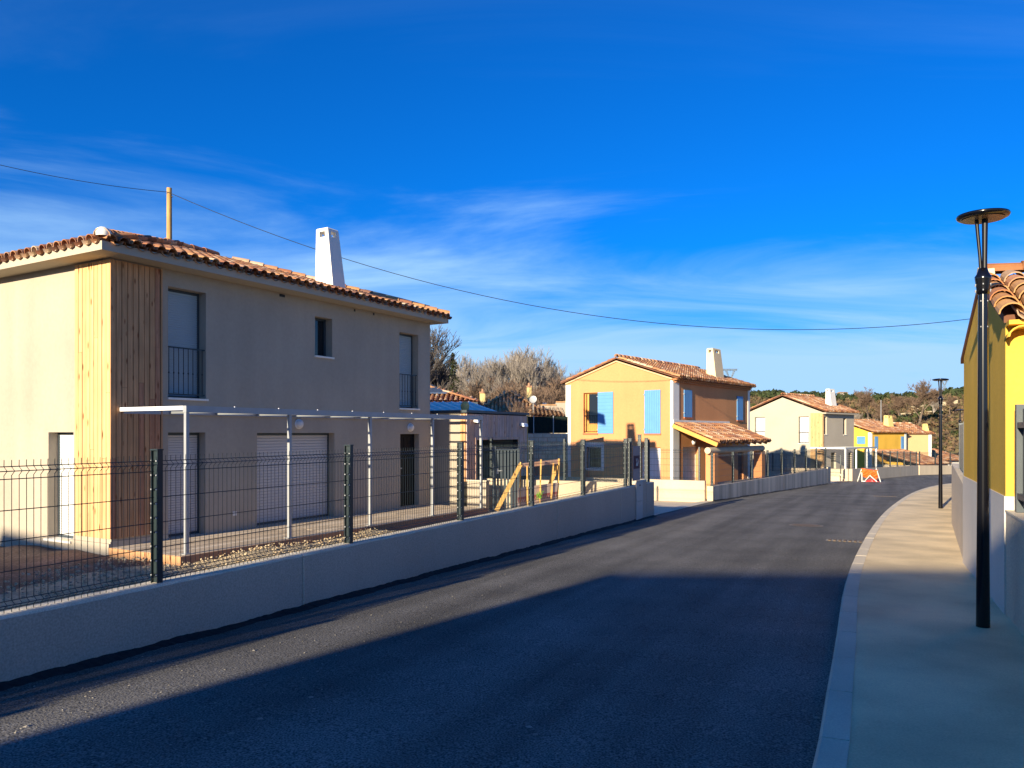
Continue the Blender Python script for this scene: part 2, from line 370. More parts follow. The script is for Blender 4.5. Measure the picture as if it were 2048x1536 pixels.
# drainage grates and manhole, each set 4 mm proud of the asphalt
def flat_cover(name, px, py, kind, label):
    x, y = gpt(px, py); z = road_z(x, y)
    t = thing(name, label, 'manhole cover' if kind == 'disc' else 'drain grate', (x, y, z))
    mb = MB()
    sl_ = lambda p, h: (p[0], p[1], road_z(p[0], p[1])+h)
    if kind == 'disc':
        ring = [(x+.36*math.cos(a*math.pi/14), y+.36*math.sin(a*math.pi/14)) for a in range(28)]
        inn = [(x+.30*math.cos(a*math.pi/14), y+.30*math.sin(a*math.pi/14)) for a in range(28)]
        mb.add([sl_(p, .005) for p in ring]+[sl_(p, .006) for p in inn], [(i, (i+1) % 28, 28+(i+1) % 28, 28+i) for i in range(28)]); mb.build('frame', mat('dusty_iron', (.22,.19,.15), .9, .2, 8), t)
        mb = MB(); mb.add([sl_((x+(p[0]-x)*.97, y+(p[1]-y)*.97), .007) for p in inn], [tuple(range(28))]); mb.build('cover', m_rust, t)
    else:
        ax = Vector((UY*.9, -UX*.9)).normalized(); ay = Vector((UX, UY)).normalized()
        P = lambda a, b: (x+ax.x*a+ay.x*b, y+ax.y*a+ay.y*b)
        mb.add([sl_(P(-.42,-.17),.005), sl_(P(.42,-.17),.005), sl_(P(.42,.17),.005), sl_(P(-.42,.17),.005)], [(0,1,2,3)]); mb.build('frame', mat('grate_surround', (.30,.27,.22), .9, .2, 8), t)
        for i in range(9):
            mb = MB(); a0 = -.38+i*.086
            mb.hexa([sl_(P(a0,-.14),.006), sl_(P(a0+.045,-.14),.006), sl_(P(a0+.045,.14),.006), sl_(P(a0,.14),.006)],
                    [sl_(P(a0,-.14),.016), sl_(P(a0+.045,-.14),.016), sl_(P(a0+.045,.14),.016), sl_(P(a0,.14),.016)]); mb.build('bar', m_rust, t)
flat_cover('manhole_cover', 1612, 1051, 'disc', 'round rusty manhole cover in the middle of the sunlit asphalt')
flat_cover('drain_grate', 1702, 1083, 'grate', 'rectangular drain grate against the kerb just past the shade')
flat_cover('drain_grate', 1770, 993, 'grate', 'small far drain grate in the road before the second lamp')
# pale scraps and specks on the asphalt
mb = MB()
RR = random.Random(5)
for i in range(900):
    px, py = RR.uniform(0, 1700), 950+RR.random()**.5*585
    x, y = gpt(px, py)
    if y > 45 or y < 0: continue
    sz = RR.choice([.004,.005,.006,.008,.012]) if i > 12 else .028
    n = RR.randint(4, 6); a0 = RR.random()*6
    pts = [(x+sz*RR.uniform(.5,1)*math.cos(a0+6.28*k/n), y+sz*RR.uniform(.5,1)*math.sin(a0+6.28*k/n)) for k in range(n)]
    mb.add([(p[0], p[1], road_z(*p)+.0015) for p in pts]+[(x, y, road_z(x, y)+.004+sz*.2)], [(k, (k+1) % n, n) for k in range(n)])
mb.build('pale_grit', mat('grit', (.30,.27,.22), .9, .2, 5), kind='stuff', label='pale grit and scraps strewn over the asphalt', cat='grit')
# driveway slabs of house one, inside the side wall, and in the gap
def flat_poly(name, pts, m, dz=0, kind='structure'):
    mb = MB(); mb.add([(p[0], p[1], road_z(*p)+dz) for p in pts], [tuple(range(len(pts)))]); return mb.build(name, m, kind=kind)
IN = lambda p, d: (p[0]-UY*d, p[1]+UX*d)
flat_poly('driveway', [IN(wl(6.9), .2), IN(EA, .2), (6.35, 24.95), (7.2, 33.0), (2.0, 37.5), (-6, 31), (-3.2, 20.0), (-.35,18.6)], m_drive, -.03)
flat_poly('threshold', [IN(EA, .0), EB, IN(EB, .32), IN(EA, .32)], m_kerb, .012)
flat_poly('driveway_far', [IN(EB2, .0), EC, IN(EC, 7), IN(EB2, 7)], m_drive, .0)
# garden soil plane of house one
mb = MB(); gx = np.linspace(-14, 0, 36)
def soil_z(x, y): return -2.03+.03*math.sin(x*2.1+y*1.3)+.025*math.sin(x*5.3-y*3.1)
p0 = wl(-14); rows = []
for i in range(61):
    t = -14+i*.37
    a = IN(wl(t), .2)
    for k in range(15):
        d = k*.45; p = IN(a, d*1.4); rows.append((p[0], p[1], soil_z(*p)))
mb.add(rows, [(i*15+k, (i+1)*15+k, (i+1)*15+k+1, i*15+k+1) for i in range(60) for k in range(14)], None, True)
mb.build('garden_soil', m_soil, kind='structure')
A_O = (-6.575, 12.63); A_D = (.501, .8654); A_N = (.8654, -.501)
def rock(mb, x, y, z, r, rr):
    n = 5; vs = []
    for lv, (rr_, zz_) in enumerate(((1, -.3), (.85, .35))):
        for k in range(n):
            a = 6.283*k/n+lv*.5; q = r*rr_*rr.uniform(.7, 1.15); vs.append((x+q*math.cos(a), y+q*math.sin(a)*.8, z+r*zz_*rr.uniform(.7, 1.3)))
    vs.append((x+r*.1, y, z+r*.65))
    mb.add(vs, [(k, (k+1) % n, n+(k+1) % n, n+k) for k in range(n)]+[(n+k, n+(k+1) % n, 2*n) for k in range(n)])
mb = MB()
for i in range(11000):
    t = RR.uniform(-2, 8.2); d = .22+RR.random()*5.2
    p = IN(wl(t), d)
    h = .10 if t > .5 else .06
    tq_ = (p[0]-A_O[0])*A_N[0]+(p[1]-A_O[1])*A_N[1]
    if tq_ < 1.84 and (p[0]-A_O[0])*A_D[0]+(p[1]-A_O[1])*A_D[1] > -.1: continue
    if t < 1.5 and RR.random() < .6: continue
    rock(mb, p[0], p[1], soil_z(*p)+h*RR.uniform(.2, 1), RR.choice([.009,.011,.013,.016,.02,.026]), RR)
mb.build('garden_rubble', m_rubble, kind='stuff', label='pale broken rubble between the garden wall and the deck', cat='rubble')
mb = MB()   # bank the rubble rests on
rows = []
for i in range(46):
    t = -.6+i*.2; edge = min(1, max(0, (t+.6+.3*math.sin(i))/1.5))
    for k in range(14):
        d = .2+k*.42; p = IN(wl(t+.25*math.sin(k*1.9)), d); rows.append((p[0], p[1], soil_z(*p)+(.045 if k < 12 else -.05)*edge-.03*(1-edge)+.02*math.sin(i*1.7+k*2.3)))
mb.add(rows, [(i*14+k, (i+1)*14+k, (i+1)*14+k+1, i*14+k+1) for i in range(45) for k in range(13)], None, True)
mb.build('rubble_bank', mat('sand_bank', (.52,.41,.25), .97, .2, 3, (30,.25), .02, 25, .1), kind='structure')

# ------------------------------------------------------------------ frames of reference for houses
class F:
    """house frame: t runs along the street facade, q outwards towards the street"""
    def __init__(s, x, y, deg): 
        s.o = Vector((x, y, 0)); a = math.radians(deg); s.d = Vector((math.sin(a), math.cos(a), 0)); s.n = Vector((math.cos(a), -math.sin(a), 0))
    def p(s, t, q, z=0): v = s.o+s.d*t+s.n*q; return (v.x, v.y, z)
    def t_at(s, px, q=0):
        k = (px-CX)/FL; b = s.o+s.n*q; return (k*b.y-b.x)/(s.d.x-k*s.d.y)
    def q_at(s, px, t=0):
        k = (px-CX)/FL; b = s.o+s.d*t; return (k*b.y-b.x)/(s.n.x-k*s.n.y)
    def z1(s, px, py, q=0): v = s.o+s.d*s.t_at(px, q)+s.n*q; return (HZ-py)/FL*v.y
    def z2(s, px, py, t=0): v = s.o+s.n*s.q_at(px, t)+s.d*t; return (HZ-py)/FL*v.y
    def box(s, mb, t0, t1, q0, q1, z0, z1, m=None):
        mb.hexa([s.p(t0,q1,z0), s.p(t1,q1,z0), s.p(t1,q0,z0), s.p(t0,q0,z0)], [s.p(t0,q1,z1), s.p(t1,q1,z1), s.p(t1,q0,z1), s.p(t0,q0,z1)], m)
    def hole1(s, x0, x1, yt, yb, q=0):
        xm = x0; return (s.t_at(x0, q), s.t_at(x1, q), s.z1(xm, yb, q), s.z1(xm, yt, q))
    def hole2(s, x0, x1, yt, yb, t=0):
        return (s.q_at(x0, t), s.q_at(x1, t), s.z2(x1, yb, t), s.z2(x1, yt, t))
def grid_wall(mb, P, a0, a1, z0, z1, holes, inward, dep, m):
    """P(a,z,depth) -> point. plate from a0..a1, z0..z1 with rectangular holes and reveals dep deep"""
    A = sorted(set([a0, a1]+[h[0] for h in holes]+[h[1] for h in holes])); Z = sorted(set([z0, z1]+[h[2] for h in holes]+[h[3] for h in holes]))
    for i in range(len(A)-1):
        for j in range(len(Z)-1):
            ca, cz = (A[i]+A[i+1])/2, (Z[j]+Z[j+1])/2
            if any(h[0] < ca < h[1] and h[2] < cz < h[3] for h in holes): continue
            mb.quad(P(A[i],Z[j],0), P(A[i+1],Z[j],0), P(A[i+1],Z[j+1],0), P(A[i],Z[j+1],0), m=m)
    for a, b, z, zt in holes:
        for q in (((a,z),(a,zt)), ((b,zt),(b,z)), ((a,zt),(b,zt)), ((b,z),(a,z))):
            (pa, pz), (qa, qz) = q
            mb.quad(P(pa,pz,0), P(qa,qz,0), P(qa,qz,dep), P(pa,pz,dep), m=m)
def house_walls(f, Ln, W, z0, ze, zr, h1, h2, m, parent, dep=.2, gable=True):
    mb = MB()
    grid_wall(mb, lambda a, z, d: f.p(a, -d, z), 0, Ln, z0, ze, h1, 1, dep, m)
    grid_wall(mb, lambda a, z, d: f.p(d, a, z), -W, 0, z0, ze, h2, 1, dep, m)
    mb.quad(f.p(Ln,0,z0), f.p(Ln,-W,z0), f.p(Ln,-W,ze), f.p(Ln,0,ze), m=m)
    mb.quad(f.p(Ln,-W,z0), f.p(0,-W,z0), f.p(0,-W,ze), f.p(Ln,-W,ze), m=m)
    if gable:
        for t in (0, Ln): mb.quad(f.p(t,-W,ze), f.p(t,0,ze), f.p(t,-W/2,zr), m=m)
    else: mb.quad(f.p(0,0,ze), f.p(Ln,0,ze), f.p(Ln,-W,ze), f.p(0,-W,ze), m=m)
    return mb.build('wall', m, parent)

# ------------------------------------------------------------------ canal tiles
def tile_mb(segs=6, thick=True, flip=False, L_=.42, r0=.092, r1=.074, m=None):
    """half-round tile lying along +Y (upslope), wide end at y=0"""
    mb = MB(); vs = []
    for (y, r_, z) in ((0, r0, .0), (L_, r1, .0)):
        for rr_ in ((r_, r_-.012) if thick else (r_,)):
            for k in range(segs+1):
                a = math.pi*k/segs; zz_ = rr_*math.sin(a)*.95
                vs.append((rr_*math.cos(a), y, (-zz_ if flip else zz_)+z))
    n = segs+1; fs = []
    st = 2*n if thick else n
    for k in range(segs):
        fs.append((k, k+1, st+k+1, st+k))
        if thick:
            fs.append((n+k, st+n+k, st+n+k+1, n+k+1)); fs.append((k, n+k, n+k+1, k+1)); fs.append((st+k, st+k+1, st+n+k+1, st+n+k))
    mb.add(vs, fs, m, False); return mb
def slope_tiles(org, ax, up, width, depth, sp=.22, ex=.33, clip=None, ph=0):
    """matrices for cover tiles over a slope: org eave start, ax unit along eave, up unit upslope"""
    nrm = ax.cross(up).normalized(); out = []
    nc = int(width/sp); nr = max(1, int((depth-.30)/ex)+1)
    for c in range(nc+1):
        for r_ in range(nr):
            a = c*sp+ph; b = r_*ex
            if clip and not clip(a, b): continue
            tilt = .05
            u2 = (up*math.cos(tilt)-nrm*math.sin(tilt)).normalized(); n2 = ax.cross(u2)
            jx = R.uniform(-.006, .006); jr = R.uniform(-.02, .02)
            u3 = (u2+ax*jr).normalized(); x3 = u3.cross(n2).normalized()
            p = org+ax*(a+jx)+up*(b+R.uniform(-.008,.008))+nrm*.045
            mw = Matrix(((x3.x,u3.x,n2.x,p.x),(x3.y,u3.y,n2.y,p.y),(x3.z,u3.z,n2.z,p.z),(0,0,0,1)))
            out.append((r_, c, mw))
    return out
def join_tiles(tmb, mats_, name, m, parent, kind='stuff'):
    base = np.array(tmb.v); nb = len(base); off = np.array(LOC[parent.name])
    V = []; Fc = []
    for i, mw in enumerate(mats_):
        A = np.array(mw); V.append(base@A[:3,:3].T+A[:3,3]-off)
        Fc += [[k+i*nb for k in f] for f in tmb.f]
    me = bpy.data.meshes.new(name); me.from_pydata(np.concatenate(V).tolist(), [], Fc); me.materials.append(m)
    me.polygons.foreach_set('use_smooth', [True]*len(me.polygons)); me.update()
    o = bpy.data.objects.new(name, me); C.objects.link(o); o.parent = parent; o['kind'] = kind; return o
T_near = tile_mb(6, True); T_far = tile_mb(4, False); T_chan = tile_mb(4, False, flip=True)
def under(mw): return mw @ Matrix.Translation((.11, 0, .012))

def roller(mb, P, a0, a1, z0, z1, d, step=.05, m=None):
    """slatted shutter: saw-tooth profile. P(a,z,depth)"""
    z = z1; 
    while z > z0+.005:
        zb = max(z0, z-step)
        mb.quad(P(a0,zb,d-.004), P(a1,zb,d-.004), P(a1,z-.008,d-.010), P(a0,z-.008,d-.010), m=m)
        mb.quad(P(a0,z-.008,d-.010), P(a1,z-.008,d-.010), P(a1,z,d+.004), P(a0,z,d+.004), m=m)
        z = zb
def window(f, side, h, parent, kind='roller', frame=m_anth, rail=0, sill=m_white, dep=.2, ext=.05, step=.05, shut=None, bars=8, proud=.04):
    a, b, z0, z1 = h
    P = (lambda x, z, d: f.p(x, -d, z)) if side == 1 else (lambda x, z, d: f.p(d, x, z))
    def bx(mb, a0, a1, d0, d1, zz0, zz1, m=None):
        mb.add([P(a0,zz0,d0), P(a1,zz0,d0), P(a1,zz0,d1), P(a0,zz0,d1), P(a0,zz1,d0), P(a1,zz1,d0), P(a1,zz1,d1), P(a0,zz1,d1)],
               [(3,2,1,0),(4,5,6,7),(0,1,5,4),(1,2,6,5),(2,3,7,6),(3,0,4,7)], m)
    fw = .045; D = dep-.05
    mb = MB()
    bx(mb, a, a+fw, D, D+.06, z0, z1); bx(mb, b-fw, b, D, D+.06, z0, z1); bx(mb, a+fw, b-fw, D, D+.06, z1-fw, z1); bx(mb, a+fw, b-fw, D, D+.06, z0, z0+fw)
    win = mb.build('window', frame, parent)
    if kind == 'roller':
        mb = MB(); roller(mb, P, a+fw, b-fw, z0+fw, z1-fw, D+.015, step); mb.build('roller_shutter', shut or m_shut, win)
    else:
        mb = MB(); bx(mb, a+fw, b-fw, D+.03, D+.036, z0+fw, z1-fw); mb.build('pane', m_glass, win)
    if sill:
        mb = MB(); bx(mb, a-.02, b+.03, -proud, D, z0-.035, z0+.002); mb.build('sill', sill, win)
    if rail:
        mb = MB(); zr = z0+rail; n = bars
        bx(mb, a, b, .035, .055, zr-.012, zr+.012); bx(mb, a, b, .035, .055, z0+.06, z0+.08)
        for i in range(n+1):
            x = a+(b-a)*(i+.5)/(n+1); mb.tube([P(x,z0+.07,.045), P(x,zr,.045)], .007, 4, None, False)
            if i % 1 == 0: c = P(x, z0+.07+(zr-z0)*.42, .045); mb.tube([(c[0],c[1],c[2]-.02), (c[0],c[1],c[2]), (c[0],c[1],c[2]+.02)], [.007,.015,.007], 5, None, False)
        mb.build('railing', m_black, win)
    return win
def chimney(f, t0, t1, q0, q1, zb, zt, m, parent, topq=.25, name='chimney'):
    """Provencal chimney: upright at the back, its street face leaning in, smoke openings near the top"""
    tk = .06; ch = None; mb = MB()
    qT1 = q1-topq; tt0, tt1 = t0+.03, t1-.06
    def c(t, z, front):   # corner at height z
        k = (z-zb)/(zt-zb); ta = t0+(tt0-t0)*k; tb = t1+(tt1-t1)*k; qf = q1+(qT1-q1)*k
        return f.p(ta if t == 0 else tb, qf if front else q0+.02*k, z)
    zo0, zo1 = zt-.22, zt-.09
    ring = lambda z: [c(0,z,True), c(1,z,True), c(1,z,False), c(0,z,False)]
    # shaft up to the openings
    A, B, Cc = ring(zb), ring(zo0), ring(zo1)
    mb.add(A+B, [(0,1,5,4),(1,2,6,5),(2,3,7,6),(3,0,4,7),(4,5,6,7)], m)
    # four corner posts
    lo, hi = [Vector(p) for p in B], [Vector(p) for p in Cc]
    cl_, ch_ = sum(lo, Vector())/4, sum(hi, Vector())/4
    for i in range(4):
        def q4(R_, cen): 
            p = R_[i]; a = R_[(i+1) % 4]; b = R_[(i-1) % 4]
            return [p, p+(a-p)*.27, p+(a-p)*.27+(b-p)*.27, p+(b-p)*.27]
        l4, h4 = q4(lo, cl_), q4(hi, ch_); mb.hexa([*l4], [*h4], m)
    # cap, rounded shoulders
    prev = Cc; stack = [(zo1, 0), (zt-.03, .0), (zt-.008, .022), (zt, .07)]
    pts = []
    for z, ins in stack:
        rg = [Vector(p) for p in ring(min(z, zt))]; cen = sum(rg, Vector())/4
        k = ins/max(.15, (rg[0]-cen).length); pts.append([p+(cen-p)*k for p in rg])
    vs = [p for r_ in pts for p in r_]; fs = [(3,2,1,0)]
    for i in range(len(pts)-1):
        for k in range(4): fs.append((4*i+k, 4*i+(k+1) % 4, 4*i+4+(k+1) % 4, 4*i+4+k))
    n = 4*(len(pts)-1); fs.append((n, n+1, n+2, n+3)); mb.add(vs, fs, m)
    return mb.build(name, m, parent)

def bulkhead(f, t, z, r_, label, base=None, q=0):
    p = f.p(t, q, z); th = thing('wall_lamp', label, 'wall lamp', p)
    c = Vector(p); n = f.n; d = f.d; up = Vector((0,0,1))
    def disc(prof, m, nm):
        mb = MB(); K = 18; vs = []
        for rr_, o_ in prof:
            for k in range(K):
                a = 6.2832*k/K; vs.append(c+n*o_+(d*math.cos(a)+up*math.sin(a))*rr_)
        fs = [(i*K+k, i*K+(k+1) % K, (i+1)*K+(k+1) % K, (i+1)*K+k) for i in range(len(prof)-1) for k in range(K)]
        fs.append(tuple(range((len(prof)-1)*K, len(prof)*K))); mb.add(vs, fs, m, True); mb.build(nm, m, th)
    disc([(r_,0),(r_,.025),(r_*.93,.03)], m_whitealu, 'base'); disc([(r_*.92,.028),(r_*.85,.06),(r_*.6,.085),(r_*.2,.095)], m_opal, 'globe')
    return th

# ================================================================== HOUSE ONE (cream, wood-clad corner)
A = F(-6.575, 12.63, 30.07)
LA_, WA = 8.82, 7.0
z0A, zeA = -2.25, 2.90; zDeck = -1.885
HA = thing('cream_house', 'cream two storey house with wood clad corner and hipped tile roof behind the garden fence', 'house', A.p(0,0,z0A))
hW1 = A.hole1(336, 412, 572, 795); hW2 = A.hole1(336, 411, 865, 1081); hW3 = A.hole1(514, 669, 866, 1056)
hW4 = A.hole1(800.5, 838, 868, 1018); hW5 = A.hole1(630, 664.5, 632, 711); hW6 = A.hole1(799, 836.5, 663.5, 816)
hW2 = (hW2[0], hW2[1], zDeck+.02, hW2[3]); hW3 = (hW3[0], hW3[1], zDeck+.02, hW3[3]); hW4 = (hW4[0], hW4[1], zDeck+.02, hW4[3])
hS = A.hole2(97, 147, 864.5, 1082)
house_walls(A, LA_, WA, z0A, zeA, 0, [hW1,hW2,hW3,hW4,hW5,hW6], [hS], m_render, HA, .22, gable=False)
window(A, 1, hW1, HA, rail=(hW1[3]-hW1[2])*.46, bars=7, step=.042, dep=.24, shut=m_shut2)
window(A, 1, hW2, HA, sill=None, step=.045, dep=.22, shut=m_shut3)
window(A, 1, hW3, HA, sill=None, step=.06, dep=.22, shut=m_shut3)
window(A, 1, hW5, HA, kind='glass', dep=.24)
window(A, 1, hW6, HA, rail=(hW6[3]-hW6[2])*.45, bars=6, step=.042, dep=.24, shut=m_shut2)
window(A, 2, hS, HA, step=.045, dep=.22, proud=.08)
# door
mb = MB(); A.box(mb, hW4[0], hW4[1], -.2, -.15, hW4[2], hW4[3]); m_door = mat('door_black', (.006,.006,.007), .7, 0, spec=.2); dr = mb.build('door', m_door, HA)
for k in range(5):
    mb = MB(); w_ = (hW4[1]-hW4[0]-.1)/5; A.box(mb, hW4[0]+.06+k*w_, hW4[0]+.04+(k+1)*w_, -.15, -.142, hW4[2]+.08, hW4[3]-.08); mb.build('panel', m_door, dr)
mb = MB(); A.box(mb, hW4[0]+.07, hW4[0]+.19, -.14, -.09, hW4[2]+.95, hW4[2]+.98); mb.build('handle', m_galv, dr)
# plinth band, socket, vents
mb = MB(); A.box(mb, -.02, 1.05, -.02, .012, z0A, zDeck+.09); A.box(mb, -.05, -.018, -1.35, .012, z0A, zDeck+.06); mb.build('plinth', m_soffit, HA)
tq = A.t_at(469); zq = A.z1(469, 1027); mb = MB(); A.box(mb, tq-.04, tq+.04, 0, .014, zq-.04, zq+.04); mb.build('socket', m_white, HA)
# corner cladding: single boards
def boards_face(side, x0, x1, ytop, n, mats_, zb, zt, thk=.032):
    for i in range(n):
        a0 = x0+(x1-x0)*i/n; a1 = x0+(x1-x0)*(i+1)/n-.013
        cuts = [zb, zt]
        if R.random() < .6: cuts = [zb, zb+(zt-zb)*R.uniform(.25, .75), zt]
        for c0, c1 in zip(cuts[:-1], cuts[1:]):
            mb = MB(); pr = thk+R.uniform(-.003, .004)
            if side == 1: A.box(mb, a0, a1, .002, pr, c0+.002, c1-.002)
            else: A.box(mb, -pr, -.002, a0, a1, c0+.002, c1-.002)
            mb.build('board', R.choice(mats_), HA)
zcb = A.z1(222, 1078)
mb = MB(); A.box(mb, -.025, A.t_at(319), .001, .008, zcb+.01, zeA-.07); A.box(mb, -.008, -.001, A.q_at(153), .02, zcb+.01, zeA-.07); mb.build('backing', m_dark, HA)
boards_face(1, -.03, A.t_at(319), 0, 9, [m_wood3, m_wood3, m_wood4], zcb, zeA-.06)  # street face in shade: darker, redder boards carry that shade in their colour
boards_face(2, A.q_at(153), .03, 0, 9, [m_wood2, m_wood, m_wood2], zcb, zeA-.06)
mb = MB(); A.box(mb, A.t_at(319)+.004, A.t_at(322), .001, .045, zcb, zeA-.06); mb.build('board', m_wood3, HA)
# eaves box and roof
ov = .42; ovr = .24; zf0, zf1 = zeA-.03, zeA+.11
mb = MB()
A.box(mb, -ov, LA_+ovr, 0.001, ov, zf0, zf1); A.box(mb, -ov, -.001, -WA, 0, zf0, zf1); A.box(mb, LA_+.001, LA_+ovr, -WA, 0, zf0, zf1); A.box(mb, -ov, LA_+ovr, -WA-ov, -WA-.001, zf0, zf1)
mb.build('eaves', m_soffit, HA)
sl_r = .30; half = WA/2+ov; zrA = zf1+half*sl_r
rb = MB()
E1, E2, E3, E4 = A.p(-ov,ov,zf1), A.p(LA_+ovr,ov,zf1), A.p(LA_+ovr,-WA-ov,zf1), A.p(-ov,-WA-ov,zf1)
R1, R2 = A.p(-ov+half,ov-half,zrA), A.p(LA_+ovr-half,ov-half,zrA)
rb.quad(E1,E2,R2,R1); rb.quad(E2,E3,R2); rb.quad(E3,E4,R1,R2); rb.quad(E4,E1,R1)
roofA = rb.build('roof', m_tileb, HA)
up1 = (-A.n*1+Vector((0,0,sl_r))).normalized(); up2 = (A.d*1+Vector((0,0,sl_r))).normalized()
cosr = 1/math.sqrt(1+sl_r*sl_r)
Wd = LA_+ov+ovr
tl = slope_tiles(Vector(A.p(-ov+.12, ov+.05, zf1-.015)), A.d, up1, Wd-.24, half/cosr, clip=lambda a, b: b*cosr < min(a+.12, Wd-.12-a)+.16 and b*cosr < half-.05)
tl2 = slope_tiles(Vector(A.p(-ov-.05, ov-.12-(WA+2*ov-.24), zf1-.015)), A.n, up2, WA+2*ov-.24, half/cosr, clip=lambda a, b: b*cosr < min(a+.12, WA+2*ov-.12-a)+.16 and b*cosr < half-.05)
me_t = mesh_of(T_near, 'roof_tile', m_tile)
tl.sort(key=lambda e: (e[0], e[1])); tl2.sort(key=lambda e: (e[0], -e[1]))
single = [e for e in tl if e[0] < 6][:230]+[e for e in tl2 if e[0] == 0]+[e for e in tl2 if e[0] == 1][:24]
sid = set(id(e) for e in single)
for e in single: link_mesh('roof_tile', me_t, roofA, e[2])
rest = [e[2] for e in tl+tl2 if id(e) not in sid]
join_tiles(T_near, rest, 'roof_tiles', m_tile, roofA)
join_tiles(T_chan, [under(e[2]) for e in tl+tl2], 'channel_tiles', m_tile, roofA)
# ridge and hip tiles
def ridge_line(a, b, parent, me, step=.34):
    a = Vector(a); b = Vector(b); d = (b-a); n = int(d.length/step); d.normalize(); x = d.cross(Vector((0,0,1))).normalized(); z = x.cross(d)
    for i in range(n):
        p = a+d*(i*step)+z*.03
        u = (d-z*.05).normalized()
        mw = Matrix(((x.x,u.x,z.x,p.x),(x.y,u.y,z.y,p.y),(x.z,u.z,z.z,p.z),(0,0,0,1))); link_mesh('ridge_tile', me, parent, mw)
me_r = mesh_of(tile_mb(7, True, r0=.125, r1=.105, L_=.40), 'ridge_tile', m_tile)
lift = lambda p, h=.05: (p[0], p[1], p[2]+h)
ridge_line(lift(E1), lift(R1), roofA, me_r); ridge_line(lift(R1,.07), lift(R2,.07), roofA, me_r); ridge_line(lift(E2), lift(R2), roofA, me_r)
mb = MB(); c = Vector(A.p(-ov+.05, ov-.05, zf1+.14)); K = 8   # mortar plug closing the hip
prof = [(.11,-.06),(.12,.0),(.10,.05),(.05,.08),(.01,.088)]; mb.lathe(c, prof, 12); mb.build('mortar_plug', m_white, roofA)
# chimney of house one
tc_ = 5.66
chimney(A, tc_, tc_+.44, -1.02, -.40, 3.0, 4.78, m_white, roofA, topq=.24)
# roof vent pot
tv = A.t_at(553, -2.0); pv = A.p(tv, -2.0, 0); zv = (HZ-548)/FL*pv[1]
mb = MB(); mb.lathe((pv[0],pv[1],zv-.12), [(.08,-.1),(.08,.08),(.12,.17),(.13,.19),(.05,.19)], 12); mb.build('vent_pot', mat('clay_pot', (.55,.30,.12), .8), roofA)
# solar strip
mb = MB(); 
def onA(t, q, h=.13): return A.p(t, q, zf1+(ov-q)*sl_r+h)
ta = A.t_at(760, -2.6); mb.hexa([onA(ta-.2,-3.0,.10), onA(ta-.2,-1.9,.10), onA(ta+1.5,-1.9,.10), onA(ta+1.5,-3.0,.10)], [onA(ta-.2,-3.0,.16), onA(ta-.2,-1.9,.16), onA(ta+1.5,-1.9,.16), onA(ta+1.5,-3.0,.16)]); mb.build('roof_window', m_anth, roofA)
for px, py, s_ in ((564,588,.07),(709,622,.02),(747,631,.02)):
    t_ = A.t_at(px); z_ = zeA-.08; mb = MB(); A.box(mb, t_-s_, t_+s_, 0, .012, z_-.035, z_+.02); mb.build('wall_vent', m_black, HA)
bulkhead(A, A.t_at(597), A.z1(597, 848), .105, 'round opal wall lamp between the wide shutter and the second pergola post')
bulkhead(A, A.t_at(820), A.z1(820, 855), .105, 'round opal wall lamp above the black front door')
# deck
DK = thing('wooden_deck', 'low terrace deck of weathered planks along the front of the cream house', 'deck', A.p(0,0,z0A))
nb = 12
for i in range(nb):
    q0 = .015+i*1.80/nb; cuts = [-.02, R.uniform(2.5,4), R.uniform(5.5,6.8), 8.75]
    for c0, c1 in zip(cuts[:-1], cuts[1:]):
        mb = MB(); A.box(mb, c0, c1-.006, q0, q0+1.80/nb-.012, zDeck-.03, zDeck+R.uniform(-.001,.002)); mb.build('plank', m_deck, DK)
mb = MB(); A.box(mb, -.02, 8.75, 1.80, 1.83, zDeck-.20, zDeck-.002); mb.build('fascia_board', m_fascia, DK)
mb = MB(); A.box(mb, -.05, -.022, .0, 1.83, zDeck-.20, zDeck-.002); mb.build('fascia_board', m_wood3, DK)
mb = MB(); A.box(mb, 0, 8.72, .02, 1.79, zDeck-.20, zDeck-.04); mb.build('joists', m_fascia, DK)
# pergola
PG = thing('pergola', 'slim galvanised pergola frame over the deck of the cream house', 'pergola', A.p(0,0,zDeck))
qP = 1.68; zP = zDeck+2.30
for px in (373, 579, 740, 865, 962):
    t_ = A.t_at(px, qP); mb = MB(); A.box(mb, t_-.028, t_+.028, qP-.028, qP+.028, zDeck+.001, zP-.10); po = mb.build('post', m_galv, PG)
    mb = MB(); A.box(mb, t_-.07, t_+.07, qP-.07, qP+.07, zDeck+.003, zDeck+.012); mb.build('foot_plate', m_galv, po)
tA, tB = A.t_at(373, qP)-.035, A.t_at(962, qP)+.035
mb = MB(); A.box(mb, tA, tB, qP-.04, qP+.04, zP-.10, zP); mb.build('front_beam', m_galv, PG)
mb = MB(); A.box(mb, tA, tA+.05, .04, qP-.041, zP-.065, zP-.002); mb.build('side_beam', m_whitealu, PG)
mb = MB(); A.box(mb, tB-.05, tB, .04, qP-.041, zP-.07, zP-.002); mb.build('side_beam', m_galv, PG)
mb = MB(); A.box(mb, tA+.07, LA_, .001, .039, zP-.10, zP-.02); mb.build('wall_plate', m_galv, PG)
nR = 9
for i in range(1, nR):
    t_ = tA+(tB-tA)*i/nR; mb = MB(); A.box(mb, t_-.02, t_+.02, .04, qP-.041, zP-.085, zP-.045); mb.build('rafter', mat('dull_galv', (.18,.19,.20), .6), PG)
    mb = MB(); c = A.p(t_, qP, zP); mb.lathe(c, [(.012,0),(.012,.012),(.001,.014)], 6); mb.build('bolt', m_whitealu, PG)

